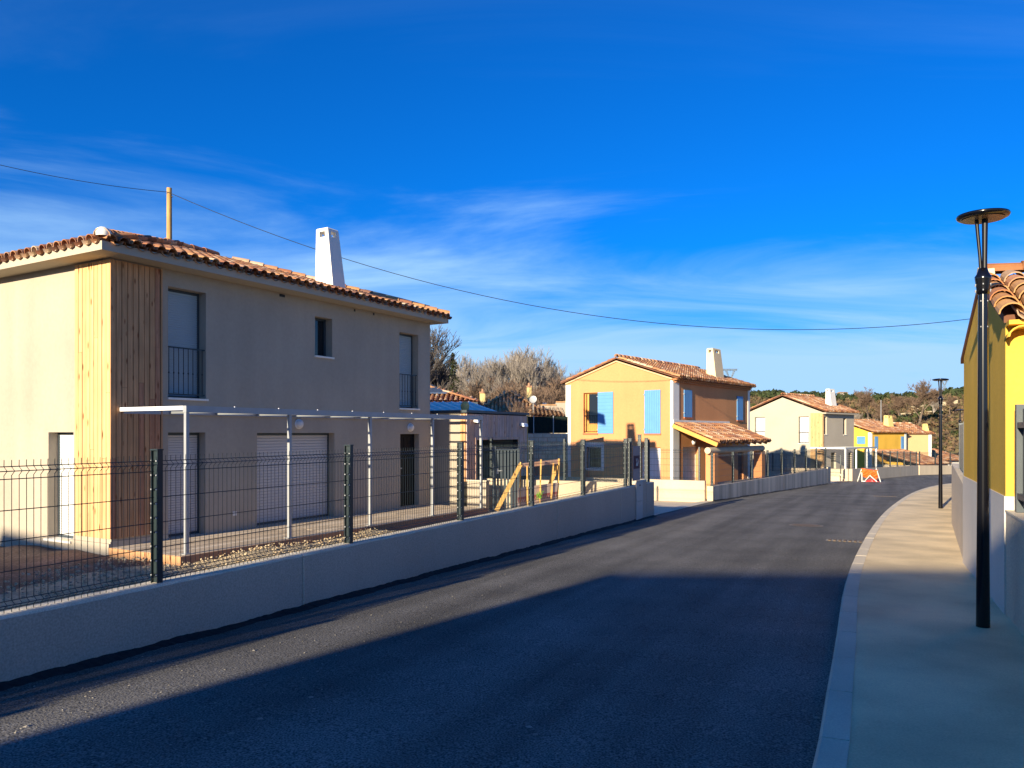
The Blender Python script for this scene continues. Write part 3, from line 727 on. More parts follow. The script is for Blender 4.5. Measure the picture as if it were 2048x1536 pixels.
# ------------------------------------------------------------------ wood-clad garage beside house one
tg = 9.2; qg = A.q_at(932, tg); zG0 = -2.2; zGt = .52
tge = A.t_at(1053, qg)
GA = thing('wood_clad_garage', 'flat roofed garage with greying vertical boards and an open bay, beside the cream house', 'garage', A.p(tg, qg, zG0))
mb = MB()
go0, go1, goz = A.t_at(951, qg), A.t_at(1034, qg), A.z1(951, 880, qg)
A.box(mb, tg, tg+.15, -2.6, qg-.151, zG0, zGt-.001)                                  # left cream wall
A.box(mb, tge-.15, tge, -4.6, qg-.151, zG0, zGt-.001)
A.box(mb, tg+.151, tge-.151, -4.6, -4.45, zG0, zGt-.001)
mb.build('side_wall', m_render, GA)
mb = MB()
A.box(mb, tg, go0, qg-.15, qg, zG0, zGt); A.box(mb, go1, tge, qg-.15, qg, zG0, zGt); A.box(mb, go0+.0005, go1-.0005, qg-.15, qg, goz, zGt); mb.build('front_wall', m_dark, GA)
nb = 27
for i in range(nb):
    a0 = tg+(tge-tg)*i/nb; a1 = tg+(tge-tg)*(i+1)/nb-.016; am = (a0+a1)/2
    zb = goz+.03 if go0-.04 < am < go1+.04 else -1.28
    mb = MB(); A.box(mb, a0, a1, qg+.001, qg+.025+R.uniform(-.003,.003), zb, zGt-.03); mb.build('board', R.choice([m_gwood, m_gwood, m_gwood2]), GA)
for i in range(2):
    mb = MB(); A.box(mb, tg-.028, tg-.002, qg-.16+i*.082, qg-.085+i*.082, -1.28, zGt-.03); mb.build('board', m_wood3, GA)
mb = MB(); A.box(mb, tge+.002, tge+.03, qg-.09, qg+.03, -1.28, zGt-.03); mb.build('board', m_timber, GA)
mb = MB(); A.box(mb, go0-.07, go0, qg+.026, qg+.05, -1.28, goz+.07); A.box(mb, go1, go1+.07, qg+.026, qg+.05, -1.28, goz+.07); A.box(mb, go0, go1, qg+.026, qg+.05, goz, goz+.07); mb.build('door_frame', m_gwood2, GA)
mb = MB(); A.box(mb, tg-.06, tge+.06, -4.65, qg+.06, zGt+.001, zGt+.07); mb.build('flat_roof', m_anth, GA)
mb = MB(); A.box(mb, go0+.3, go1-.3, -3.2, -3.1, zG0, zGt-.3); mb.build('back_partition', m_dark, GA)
# low cream wall carried on in front of the garage
LW = thing('low_wall', 'low cream wall running forward from the garage corner to the pergola', 'wall', A.p(tg, qg, zG0))
mb = MB(); A.box(mb, tg+.002, tg+.15, qg+.03, qg+.62, zG0, -1.26); mb.build('masonry', m_render, LW)
mb = MB(); A.box(mb, tg-.01, tg+.17, qg+.03, qg+.64, -1.259, -1.235); mb.build('coping', m_cap, LW)
def flood(px, py, q, lab):
    t_ = A.t_at(px, q); p = A.p(t_, q, (HZ-py)/FL*A.p(t_, q)[1]); th = thing('floodlight', lab, 'floodlight', p)
    mb = MB(); c = Vector(p); dq = A.n
    mb.hexa([c-A.d*.12+dq*.02, c-A.d*.12+dq*.16+Vector((0,0,-.02)), c+A.d*.12+dq*.16+Vector((0,0,-.02)), c+A.d*.12+dq*.02],
            [c-A.d*.12+dq*.02+Vector((0,0,.10)), c-A.d*.12+dq*.14+Vector((0,0,.07)), c+A.d*.12+dq*.14+Vector((0,0,.07)), c+A.d*.12+dq*.02+Vector((0,0,.10))]); mb.build('housing', m_whitealu, th)
    mb = MB(); mb.bar(c+Vector((0,0,-.03)), c+dq*.09+Vector((0,0,-.035)), .04, .02); mb.build('bracket', m_black, th)
flood(951, 844, qg+.03, 'white floodlight on the garage boards, half hidden by the pergola beam')
flood(1043, 852, qg+.03, 'white floodlight near the far corner of the garage front')
# yellow stone finial on garage roof
p = A.p(A.t_at(930, qg-.3), qg-.3, zGt+.07); mb = MB(); mb.lathe(p, [(.09,0),(.11,.05),(.12,.14),(.09,.21),(.03,.24),(.001,.245)], 12)
mb.build('roof_finial', mat('yellow_stone', (.70,.52,.20), .9), loc=p, label='rounded yellow knob standing on the garage roof corner', cat='ornament')
# pale round-topped post and grey slatted gate
p = (-.74, 20.1); mb = MB(); mb.lathe((p[0],p[1],-2.1), [(.085,0),(.085,.78),(.06,.83),(.001,.84)], 12)
mb.build('stone_post', m_cap, loc=(p[0],p[1],-2.1), label='short pale round topped post left of the grey gate', cat='post')
GT = thing('slatted_gate', 'anthracite gate of upright slats with a lock, below the garage', 'gate', (-.5, 19.6, -2.05))
gx0, gx1, gy = (985-CX)/FL*19.6, (1034-CX)/FL*19.6, 19.6; zt_, zb_ = (HZ-896)/FL*gy, -1.98
mb = MB(); mb.box(gx0, gx0+.09, gy-.04, gy+.04, zb_-.1, zt_+.04); mb.build('gate_post', m_anth, GT)
mb = MB(); mb.box(gx1, gx1+.06, gy-.03, gy+.03, zb_-.1, zt_); mb.build('gate_post', m_anth, GT)
mb = MB(); mb.box(gx0+.09, gx1, gy-.02, gy+.02, zt_-.06, zt_-.02); mb.box(gx0+.09, gx1, gy-.02, gy+.02, zb_, zb_+.05); mb.build('gate_frame', m_anth, GT)
for i in range(6):
    a = gx0+.115+i*(gx1-gx0-.11)/6; mb = MB(); mb.box(a, a+.05, gy-.016, gy+.016, zb_+.051, zt_-.061); mb.build('slat', m_anth, GT)
mb = MB(); mb.box(gx0+.1, gx0+.16, gy-.05, gy-.022, -1.05, -.92); mb.box(gx0+.12, gx0+.25, gy-.075, gy-.055, -.98, -.96); mb.build('lock', m_galv, GT)

# ------------------------------------------------------------------ garden wall of house one (street side)
zWT = -1.218
GW = thing('garden_wall', 'long low rendered wall along the road below the near mesh fence', 'wall', (*wl(0), -2.3))
cuts = [-24, -12, A and 1.6, 6.55, 10.95, 13.2]
def wall_seg(t0, t1, zt, th=.2, parent=GW, m=m_wallrough, nm='wall_section', P=wl, capm=m_cap):
    n = max(2, int((t1-t0)/.12)); mb = MB(); rows = []
    dx, dy = P(1)[0]-P(0)[0], P(1)[1]-P(0)[1]; l = math.hypot(dx, dy); nx_, ny_ = dy/l, -dx/l
    rr = random.Random(int(t0*10)+3)
    for i in range(n+1):
        t = t0+.004+(t1-t0-.008)*i/n; p = P(t); zb = road_z(*p)-.15
        j = rr.uniform(-.006, .006); e = rr.uniform(-.008, .004); g = rr.uniform(-.006,.005)
        rows += [(p[0],p[1],zb), (p[0]+nx_*g*.4,p[1]+ny_*g*.4,zt-.014+e*.6), (p[0]-nx_*(.008+j*.4),p[1]-ny_*(.008+j*.4),zt+j*.3), (p[0]-nx_*(th-.01),p[1]-ny_*(th-.01),zt+.002+j*.3), (p[0]-nx_*th,p[1]-ny_*th,zt-.02), (p[0]-nx_*th,p[1]-ny_*th,zb)]
    fs = []; k_m = []
    mb.mi(m); mb.mi(capm)
    o = 0; mb.v += rows
    for i in range(n):
        for k in range(5):
            a = 6*i+k; mb.f.append([a, a+6, a+7, a+1]); mb.m.append(0 if k in (0,4) else 1); mb.sm.append(False)
    for e_, fl in ((0, False), (n, True)):
        ids = [6*e_+k for k in range(6)]; mb.f.append(ids[::-1] if fl else ids); mb.m.append(0); mb.sm.append(False)
    return mb.build(nm, m, parent)
TJ = [t for t in (-24, -9, 1.62, 8.15, 11.7)]
TP = [13.15, 13.68, 14.35]
for a, b in zip(TJ, TJ[1:]+[TP[0]]):
    wall_seg(a, b, zWT)
for a in TJ[2:]:
    p = wl(a); mb = MB(); n_ = (UY, -UX)
    mb.hexa([(p[0]-.0,p[1],road_z(*p)-.02),(p[0]+n_[0]*.006,p[1]+n_[1]*.006,road_z(*p)-.02),(p[0]+n_[0]*.006+UX*.012,p[1]+n_[1]*.006+UY*.012,road_z(*p)-.02),(p[0]+UX*.012,p[1]+UY*.012,road_z(*p)-.02)],
            [(p[0]-.0,p[1],zWT-.03),(p[0]+n_[0]*.006,p[1]+n_[1]*.006,zWT-.03),(p[0]+n_[0]*.006+UX*.012,p[1]+n_[1]*.006+UY*.012,zWT-.03),(p[0]+UX*.012,p[1]+UY*.012,zWT-.03)]); mb.build('joint', m_cap, GW)
wall_seg(TP[0], TP[1], zWT+.09, .30, nm='meter_pier'); wall_seg(TP[1], TP[2], zWT-.02+.02, .2, nm='end_section')
# meter box on the pier
f_w = F(*wl(0), math.degrees(math.atan2(UX, UY)))
t0m, t1m = f_w.t_at(1270.5), f_w.t_at(1283); pm = f_w.p(t0m, 0, -2.1)
MBx = thing('meter_box', 'tall light grey meter cabinet set into the end pier of the garden wall', 'meter box', pm)
mb = MB(); f_w.box(mb, t0m, t1m, .004, .03, road_z(*pm[:2])+.02, -1.60); mb.build('lower_door', mat('grey_plastic', (.52,.49,.44), .6), MBx)
mb = MB(); f_w.box(mb, t0m, t1m, .004, .034, -1.59, zWT+.07); mb.build('upper_door', MATS['grey_plastic'], MBx)
mb = MB(); f_w.box(mb, (t0m+t1m)/2-.03, (t0m+t1m)/2+.03, .034, .042, zWT-.02, zWT+.01); mb.build('lock', m_dark, MBx)

# ------------------------------------------------------------------ welded mesh fence kit
def panel_mesh(Ln, nm, r_=.0030):
    mb = MB(); n = int(Ln/.05)
    prof = [(0,0),(.03,0),(.055,.035),(.08,0),(.90,0),(.925,0),(.955,.035),(.985,0),(1.03,0)]
    for i in range(n+1):
        x = (Ln-n*.05)/2+i*.05; mb.tube([(x,-o_,z) for z, o_ in prof], r_, 3, None, False, False)
    for z, o_ in ((.03,0),(.055,.035),(.08,0),(.28,0),(.485,0),(.69,0),(.90,0),(.955,.035),(.985,0)):
        mb.tube([(0,-o_-.004,z),(Ln,-o_-.004,z)], r_+.0004, 4, None, False, False)
    return mesh_of(mb, nm, m_green)
def post_mesh(h=1.07):
    mb = MB()   # H-section with clip slots
    mb.box(-.026,.026,-.040,-.034,0,h); mb.box(-.026,.026,.034,.040,0,h); mb.box(-.004,.004,-.034,.034,0,h)
    mb.box(-.030,.030,-.044,.044,h,h+.012)
    for k in range(9):
        z = .06+k*.115; mb.box(-.033,-.0265,-.030,-.014,z,z+.018,m_galv if False else None)
    return mesh_of(mb, 'fence_post', m_green)
def clip_mesh():
    mb = MB()
    for k in range(9): z = .06+k*.115; mb.box(-.0345,-.0265,-.038,-.026,z,z+.012); mb.box(-.0345,-.0265,.020,.032,z,z+.012)
    return mesh_of(mb, 'clips', m_galv)
PM = {}
me_post = post_mesh(); me_clip = clip_mesh()
def fmat(p, d, z): return Matrix(((d[0], -d[1], 0, p[0]), (d[1], d[0], 0, p[1]), (0,0,1,z), (0,0,0,1)))
def fence(name, label, pts, zs, group='mesh fences', posts=None, hs=1.0):
    """posts at pts, panels between them"""
    th = thing(name, label, 'fence', (*pts[0], zs[0]), group)
    for i, (p, z) in enumerate(zip(pts, zs)):
        a = pts[max(0, i-1)]; b = pts[min(len(pts)-1, i+1)]; dx, dy = b[0]-a[0], b[1]-a[1]; l = math.hypot(dx, dy)
        po = link_mesh('post', me_post, th, fmat(p, (dx/l, dy/l), z)); 
        c = bpy.data.objects.new('clips', me_clip); C.objects.link(c); c.parent = po; c['kind'] = 'stuff'
        if i < len(pts)-1:
            b = pts[i+1]; dx, dy = b[0]-p[0], b[1]-p[1]; l = math.hypot(dx, dy); Ln = round(l-.06, 2)
            if Ln < .2: continue
            if Ln not in PM: PM[Ln] = panel_mesh(Ln, 'mesh_panel')
            dz = zs[i+1]-z
            m4 = fmat((p[0]+dx/l*.03, p[1]+dy/l*.03), (dx/l, dy/l), z)
            m4[2][0] = dz/l
            link_mesh('mesh_panel', PM[Ln], th, m4)
    return th
f_f = F(*IN(WL, .10), math.degrees(math.atan2(UX, UY)))
fpx = [313.5, 697.5, 921, 1063, 1166, 1251]
ft = [f_f.t_at(x) for x in fpx]
ft = [ft[0]-7.5, ft[0]-5.0, ft[0]-2.5]+ft
fence('mesh_fence', 'near dark green welded mesh fence on the long garden wall', [f_f.p(t, 0)[:2] for t in ft], [zWT+.003]*len(ft))
# side wall towards the driveway and its fence
SW = thing('side_wall', 'low cream wall between the cream house plot and the driveway gap', 'wall', (*IN(EA,.2), -2.3))
sd = (-UY, UX)
def sw(q): return (EA[0]+sd[0]*q, EA[1]+sd[1]*q)
a0, a1 = sw(.2), sw(7.5); n_ = (UX*.2, UY*.2)
mb = MB(); mb.hexa([(a0[0]-n_[0],a0[1]-n_[1],-2.4),(a0[0],a0[1],-2.4),(a1[0],a1[1],-2.4),(a1[0]-n_[0],a1[1]-n_[1],-2.4)], [(a0[0]-n_[0],a0[1]-n_[1],-1.25),(a0[0],a0[1],-1.25),(a1[0],a1[1],-1.25),(a1[0]-n_[0],a1[1]-n_[1],-1.25)]); mb.build('masonry', m_wallcream, SW)
sf = lambda q: (sw(q)[0]-UX*.1, sw(q)[1]-UY*.1)
fence('mesh_fence', 'mesh fence on the side wall, behind the timber props', [sf(q) for q in (.12, 2.35, 4.5, 6.4)], [-1.248]*4)
def lone_post(px, q, z, lab):
    t_ = f_f.t_at(px, q); p = f_f.p(t_, q, z); o = bpy.data.objects.new('fence_post', me_post); C.objects.link(o)
    o.matrix_world = fmat(p[:2], (UX, UY), z); LOC[o.name] = Vector(p)
    tag(o, lab, 'post', 'loose fence posts at the wall end'); c = bpy.data.objects.new('clips', me_clip); C.objects.link(c); c.parent = o; c['kind'] = 'stuff'
lone_post(1260, 0, zWT+.005, 'dark fence post just left of the poster, nearest the wall end')
lone_post(1279, -.12, zWT+.09, 'dark fence post just right of the poster on the meter pier')
lone_post(1292.5, 0, zWT+.003, 'last dark fence post at the very end of the garden wall')
# poster
tp0, tp1 = f_f.t_at(1263.5), f_f.t_at(1277.5); pp = f_f.p(tp0, .03, -1.1)
PS = thing('poster_panel', 'narrow greyed poster panel tied between the posts above the meter cabinet', 'poster', pp)
zp0, zp1 = zWT+.10, f_f.z1(1270, 892)
mb = MB(); f_f.box(mb, tp0, tp1, .02, .035, zp0, zp1); mb.build('board', m_poster, PS)
mb = MB(); hh = zp1-zp0; f_f.box(mb, tp0+.03, tp1-.05, .0355, .038, zp0+hh*.34, zp0+hh*.72); mb.build('print', m_posterd, PS)
mb = MB(); tm = (tp0+tp1)/2
zz0 = zp0+hh*.42
for (a, b, c, d) in ((-.06,0,.0,.09),(-.06,.17,.0,.09),(.0,.09,.0,.0),(.05,0,.11,.09),(.05,.17,.11,.09)):
    mb.bar(f_f.p(tm+a, .041, zz0+b), f_f.p(tm+c+.001, .041, zz0+d+.001), .006, .022)
mb.build('white_marks', m_white, PS)
# ------------------------------------------------------------------ timber props holding a striped panel
ST = thing('propped_site_board', 'pale board with a red striped band propped up by yellow timber stakes behind the fence', 'site board', (.2, 17.2, -1.98))
yb = 17.0
def PX(px, py, Y): return ((px-CX)/FL*Y, Y, (HZ-py)/FL*Y)
for (x0, y0, x1, y1, Y0, Y1, w_) in ((1041,924,1039,1012,17.1,17.1,.05),(1054,932,1055,985,17.2,17.2,.045),(1082,919,1079,1006,17.4,17.4,.05),(1107,926,1100,1003,17.7,17.7,.045),(1118,917,1114,1001,17.9,17.9,.05)):
    mb = MB(); a = Vector(PX(x0,y0,Y0)); b = Vector(PX(x1,y1,Y1)); b.z = min(b.z, -1.9); mb.bar(b, a, w_, .035); mb.build('stake', m_timber, ST)
for (x0, y0, Y0, x1, y1, Y1) in ((993,1021,16.2,1041,929,17.05),(1093,985,18.4,1116,930,17.95)):
    mb = MB(); mb.bar(PX(x0,y0,Y0), PX(x1,y1,Y1), .09, .025, up=(0,1,0)); mb.build('brace', m_timber, ST)
mb = MB(); mb.bar(PX(1044,931,17.12), PX(1117,923,17.92), .02, .10); mb.build('rail', m_gwood2, ST)
mb = MB(); a, b, c, d = (PX(1036,976,17.03), PX(1116,965,17.83), PX(1113,1001,17.83), PX(1035,1014,17.03))
th_ = Vector((0,.02,0)); mb.hexa([d, c, Vector(c)+th_, Vector(d)+th_], [a, b, Vector(b)+th_, Vector(a)+th_]); mb.build('panel', mat('board_pink', (.55,.42,.36), .8, .1, 4), ST)
lerp = lambda a, b, t: Vector(a)+(Vector(b)-Vector(a))*t
mb = MB(); f0 = Vector((0,-.006,0))
L0, L1 = lerp(a, d, .50)+f0, lerp(b, c, .50)+f0; M0, M1 = lerp(a, d, .62)+f0, lerp(b, c, .62)+f0
mb.quad(M0, M1, L1, L0); 
for k in range(22):
    u0, u1 = k/22, (k+.55)/22; q0 = lerp(M0, M1, u0); q1 = lerp(M0, M1, u1); r0 = lerp(lerp(a,d,.78)+f0, lerp(b,c,.78)+f0, u0+.02); r1 = lerp(lerp(a,d,.78)+f0, lerp(b,c,.78)+f0, min(1,u1+.02)); mb.quad(r0, r1, q1, q0)
mb.build('striped_band', mat('faded_red', (.36,.10,.10), .7), ST)
mb = MB(); c_ = Vector(PX(1079, 992, 17.3)); rr = random.Random(3)
for k in range(60):
    o_ = Vector((rr.gauss(0,.035), rr.gauss(-.03,.02), rr.gauss(0,.04))); a_ = rr.random()*6
    mb.add([c_+o_, c_+o_+Vector((.03*math.cos(a_),0,.03*math.sin(a_))), c_+o_+Vector((.012*math.sin(a_),.01,.035))], [(0,1,2)])
mb.build('weed_tuft', mat('weed', (.12,.30,.02), .8), loc=c_, label='small bright green weed in front of the striped board', cat='weed')

# ================================================================== generic far house kit
def far_roof(f, Ln, W, ze, slope, parent, ovq=.25, ovt=.04, m=m_tile, both=True):
    half = W/2+ovq; zr = ze+half*slope+0.02; rb = MB(); th = .05
    for sgn in (1, -1):
        qe = ovq if sgn == 1 else -W-ovq
        rb.hexa([f.p(-ovt,qe,ze-th), f.p(Ln+ovt,qe,ze-th), f.p(Ln+ovt,-W/2,zr-th), f.p(-ovt,-W/2,zr-th)][::(1 if sgn==1 else -1)], [f.p(-ovt,qe,ze), f.p(Ln+ovt,qe,ze), f.p(Ln+ovt,-W/2,zr), f.p(-ovt,-W/2,zr)][::(1 if sgn==1 else -1)])
    roof = rb.build('roof', m_tileb, parent)
    up = (-f.n+Vector((0,0,slope))).normalized(); upb = (f.n+Vector((0,0,slope))).normalized(); cs = 1/math.sqrt(1+slope*slope)
    T = slope_tiles(Vector(f.p(-ovt+.08, ovq+.04, ze-.01)), f.d, up, Ln+2*ovt-.12, half/cs)
    T2 = slope_tiles(Vector(f.p(Ln+ovt-.08, -W-ovq-.04, ze-.01)), -f.d, upb, Ln+2*ovt-.12, half/cs)
    join_tiles(T_far, [e[2] for e in T], 'roof_tiles', m, roof); join_tiles(T_far, [e[2] for e in T2], 'back_slope_tiles', m, roof)
    join_tiles(T_chan, [under(e[2]) for e in T], 'channel_tiles', m, roof)
    rr_ = []
    a = Vector(f.p(-ovt,-W/2,zr+.05)); n = int((Ln+2*ovt)/.34); x = f.d.cross(Vector((0,0,1)))
    for i in range(n):
        p = a+f.d*(i*.34); rr_.append(Matrix(((x.x,f.d.x,0,p.x),(x.y,f.d.y,0,p.y),(x.z,f.d.z,1,p.z),(0,0,0,1))))
    join_tiles(tile_mb(5, True, r0=.125, r1=.105), rr_, 'ridge_tiles', m, roof)
    return roof, zr
def genoise(f, Ln, ze, parent, m, rows=2, q0=0, t0=-.05):
    """rows of half-round tiles laid under the eave"""
    mb = MB(); 
    for r_ in range(rows):
        z = ze-.06-r_*.085; out_ = .20-r_*.085
        f.box(mb, t0, Ln-t0, q0+.001, q0+out_-.01, z+.03, z+.05)
        n = int(Ln/.2)
        for i in range(n):
            t = t0+.1+i*.2+(r_ % 2)*.1; vs = []
            for k in range(6):
                a = math.pi*k/5
                for qq in (q0, q0+out_): vs.append(f.p(t+.08*math.cos(a), qq, z-.035+.065*math.sin(a)))
            mb.add(vs, [(2*k, 2*k+1, 2*k+3, 2*k+2) for k in range(5)]+[tuple(2*k+1 for k in range(6))])
    return mb.build('eave_tiles', m, parent, kind='stuff')
def pilaster(f, side, a0, a1, z0, z1, parent, m=m_white, pr=.025):
    mb = MB()
    if side == 1: f.box(mb, a0, a1, .001, pr, z0, z1)
    else: f.box(mb, -pr, -.001, a0, a1, z0, z1)
    mb.build('pilaster', m, parent)
def shutter(f, side, x0, x1, z0, z1, parent, horiz=False, off=.012, m=m_blue, n=None):
    """a board shutter of separate planks with two rails, hinges"""
    mb = MB()
    B = (lambda a0, a1, d0, d1, za, zb, mb: f.box(mb, a0, a1, d0, d1, za, zb)) if side == 1 else (lambda a0, a1, d0, d1, za, zb, mb: f.box(mb, -d1, -d0, a0, a1, za, zb))
    B(x0, x1, off, off+.02, z0, z1, mb); sh = mb.build('shutter', m, parent)
    if horiz:
        n = n or 12
        for i in range(n): mb = MB(); h = (z1-z0)/n; B(x0, x1, off+.021, off+.034, z0+i*h+.006, z0+(i+1)*h-.006, mb); mb.build('plank', m, sh)
    else:
        n = n or 8
        for i in range(n): mb = MB(); h = (x1-x0)/n; B(x0+i*h+.006, x0+(i+1)*h-.006, off+.021, off+.034, z0, z1, mb); mb.build('plank', m, sh)
    mb = MB()
    for zc in (z0+.18, z1-.18): B(x0-.04, x0, off, off+.05, zc-.02, zc+.02, mb)
    mb.build('hinge', m_galv, sh)
    return sh

# ================================================================== HOUSE TWO (ochre, blue shutters)
Bf = F(6.93*.96, 33.2*.96, 38.6); LB, WB = 8.3, 5.35; zB0 = -2.75; zeB = 2.24
HB = thing('ochre_house', 'ochre two storey house with blue shutters and white corner bands in mid distance', 'house', Bf.p(0,0,zB0))
h_open = Bf.hole2(1167, 1195.5, 785, 866); h_gw = Bf.hole2(1173.5, 1202, 894, 937); h_gd = Bf.hole2(1281, 1321, 895, 962)
h_gar = Bf.hole1(1366, 1398, 894, 966); h_dd = Bf.hole1(1476, 1487, 895, 968)
h_gd = (h_gd[0], h_gd[1], -2.45, h_gd[3]); h_gar = (h_gar[0], h_gar[1], -2.45, h_gar[3]); h_dd = (h_dd[0], h_dd[1], -2.45, h_dd[3])
house_walls(Bf, LB, WB, zB0, zeB, zeB+WB/2*.33, [h_gar, h_dd], [h_open, h_gw, h_gd], m_ochre, HB, .18)
wn = window(Bf, 2, h_open, HB, kind='glass', frame=m_beamor, rail=.78, sill=mat('brick_sill', (.45,.16,.08), .8), bars=6)
mb = MB(); Bf.box(mb, .16, .19, h_open[0]+.10, h_open[0]+.19, h_open[2]+.04, h_open[3]-.04); mb.build('casement', m_beamor, wn)
mb = MB(); Bf.box(mb, .165, .19, h_open[0]+.19, h_open[1]-.04, h_open[2]+.04, h_open[2]+.42); mb.build('lower_panel', m_beamor, wn)
wg = window(Bf, 2, h_gw, HB, kind='glass', frame=m_white, sill=None)
mb = MB(); 
for k in range(7): a = h_gw[0]+.06+k*(h_gw[1]-h_gw[0]-.12)/6; mb.tube([Bf.p(.03,a,h_gw[2]), Bf.p(.03,a,h_gw[3])], .008, 4, None, False)
mb.build('bars', m_black, wg)
sx0, sx1, sz0, sz1 = Bf.hole2(1165.5, 1208, 885, 942)
mb = MB(); Bf.box(mb, -.02,-.001,sx0,h_gw[0],sz0,sz1); Bf.box(mb,-.02,-.001,h_gw[1],sx1,sz0,sz1); Bf.box(mb,-.02,-.001,h_gw[0],h_gw[1],h_gw[3],sz1); Bf.box(mb,-.02,-.001,h_gw[0],h_gw[1],sz0,h_gw[2]); mb.build('window_surround', m_white, HB)
window(Bf, 2, h_gd, HB, frame=m_white, sill=None, step=.09); window(Bf, 1, h_gar, HB, frame=m_white, sill=None, step=.09)
mb = MB(); Bf.box(mb, h_dd[0], h_dd[1], -.12, -.09, h_dd[2], h_dd[3]); mb.build('door', mat('brown_door', (.08,.02,.015), .6), HB)
s1 = Bf.hole2(1196.5, 1227, 783.5, 867); shutter(Bf, 2, s1[0], s1[1], s1[2], s1[3], HB, horiz=True)
s2 = Bf.hole2(1289.5, 1321.5, 779.5, 867); shutter(Bf, 2, s2[0], s2[1], s2[2], s2[3], HB, n=9)
mb = MB(); Bf.box(mb, -.05, -.001, s2[0]-.02, s2[1]+.02, s2[2]-.06, s2[2]-.005); Bf.box(mb, -.05, -.001, h_open[0]-.02, s1[0]-.02, h_open[2]-.07, h_open[2]-.04); mb.build('brick_sill', MATS['brick_sill'], HB)
for x0, x1, yt, yb in ((1367,1382.5,779.5,834),(1473,1484.5,792.5,840)):
    h = Bf.hole1(x0, x1, yt, yb); shutter(Bf, 1, h[0], h[1], h[2], h[3], HB, n=5)
    mb = MB(); Bf.box(mb, h[0], h[1]+.05, .001, .06, h[2]-.06, h[2]-.01); mb.build('brick_sill', MATS['brick_sill'], HB)
pilaster(Bf, 2, Bf.q_at(1341), 0.0, zB0, zeB-.08, HB); pilaster(Bf, 1, -.025, Bf.t_at(1357.5), zB0, zeB-.12, HB)
pilaster(Bf, 2, -WB, -WB+.27, zB0, zeB-.08, HB); pilaster(Bf, 1, LB-.25, LB, zB0, zeB-.12, HB)
mb = MB(); Bf.box(mb, -.03, -.001, -WB+.28, h_gw[0]-.2, zB0, -2.35); mb.build('plinth', m_white, HB)
roofB, zrB = far_roof(Bf, LB, WB, zeB+.03, .33, HB, ovq=.28)
genoise(Bf, LB, zeB+.02, HB, m_ochre, 2)
mb = MB()   # verge moulding under the tiles
for sgn in (0, 1):
    a = Bf.p(-.03, 0 if sgn == 0 else -WB, zeB-.02); b = Bf.p(-.03, -WB/2, zeB+WB/2*.33-.02); mb.bar(a, b, .06, .06)
mb.build('verge', mat('pink_verge', (.66,.40,.22), .85), HB)
chimney(Bf, Bf.t_at(1429, -.6), Bf.t_at(1446, -.6), -1.02, -.50, zeB+.1, 4.03, mat('sand_render', (.72,.58,.36), .9), roofB, topq=.2)
# porch
tP1 = 5.75; zw, zo = .38, -.40; dP = 1.98
PB = []
rb = MB(); rb.hexa([Bf.p(-.02,dP,zo-.05), Bf.p(tP1,dP,zo-.05), Bf.p(tP1,.001,zw-.05), Bf.p(-.02,.001,zw-.05)], [Bf.p(-.02,dP,zo), Bf.p(tP1,dP,zo), Bf.p(tP1,.001,zw), Bf.p(-.02,.001,zw)]); pr = rb.build('porch_roof', m_tileb, HB)
upP = (-Bf.n*dP+Vector((0,0,zw-zo))).normalized()
join_tiles(T_far, [e[2] for e in slope_tiles(Vector(Bf.p(.06, dP+.05, zo+.0)), Bf.d, upP, tP1-.1, dP*1.05)], 'porch_tiles', m_tile, pr)
join_tiles(T_chan, [under(e[2]) for e in slope_tiles(Vector(Bf.p(.06, dP+.05, zo+.0)), Bf.d, upP, tP1-.1, dP*1.05)], 'channel_tiles', m_tile, pr)
mb = MB(); Bf.box(mb, 0, tP1, .001, .05, zw+.0, zw+.14); mb.build('flashing', m_zinc, pr)
mb = MB(); mb.bar(Bf.p(-.05, .02, zw-.09), Bf.p(-.05, dP, zo-.09), .06, .16); mb.build('barge_board', m_beamor, HB)
for k in range(9):
    t_ = .35+k*.66; mb = MB(); mb.bar(Bf.p(t_, .02, zw-.11), Bf.p(t_, dP-.12, zo-.09), .07, .10); mb.build('rafter', m_beamor, HB)
zl = -.72; mb = MB(); mb.tube([Bf.p(-.28,1.66,zl+.0), Bf.p(tP1-.15,1.66,zl)], .13, 14); mb.build('log_beam', m_log, HB)
for (ta_, tb_) in ((.0,.35),(5.1,5.5)):
    mb = MB(); Bf.box(mb, ta_, tb_, 1.45, 1.83, zB0, zl-.12); mb.build('pillar', m_ochre, HB)
mb = MB(); Bf.box(mb, .36, 5.09, 1.55, 1.74, zB0, -2.05); mb.build('porch_wall', m_wallcream, HB)
bulkhead(Bf, Bf.t_at(1386.5), Bf.z1(1386.5, 884), .13, 'white round lamp under the porch of the ochre house')

# ================================================================== HOUSE THREE (cream, wood strip, white shutters)
Cf = F(21.36, 53.0, 48.0); WC = 5.9; LC = Cf.t_at(1708); zC0 = -4.2; zeC = 1.40
HC = thing('cream_house', 'pale cream far house with a timber clad corner, right of the ochre house', 'house', Cf.p(0,0,zC0))
c1 = Cf.hole2(1509.5, 1530, 834, 883); c2 = Cf.hole2(1597, 1617.5, 833, 887)
c3 = Cf.hole1(1648.5, 1653.5, 833, 869); c4 = Cf.hole1(1686.5, 1692.5, 836.5, 869.5)
c5 = Cf.hole1(1662, 1672, 905, 950); c6 = Cf.hole1(1697, 1704, 905, 950)
house_walls(Cf, LC, WC, zC0, zeC, zeC+WC/2*.375, [c3,c4,c5,c6], [c1,c2], m_pale, HC, .2)
for h, sd_ in ((c1,2),(c2,2)): window(Cf, sd_, h, HC, rail=(h[3]-h[2])*.42, step=.1, bars=6, frame=m_anth)
for h in (c3, c4): window(Cf, 1, h, HC, kind='glass', frame=m_anth)
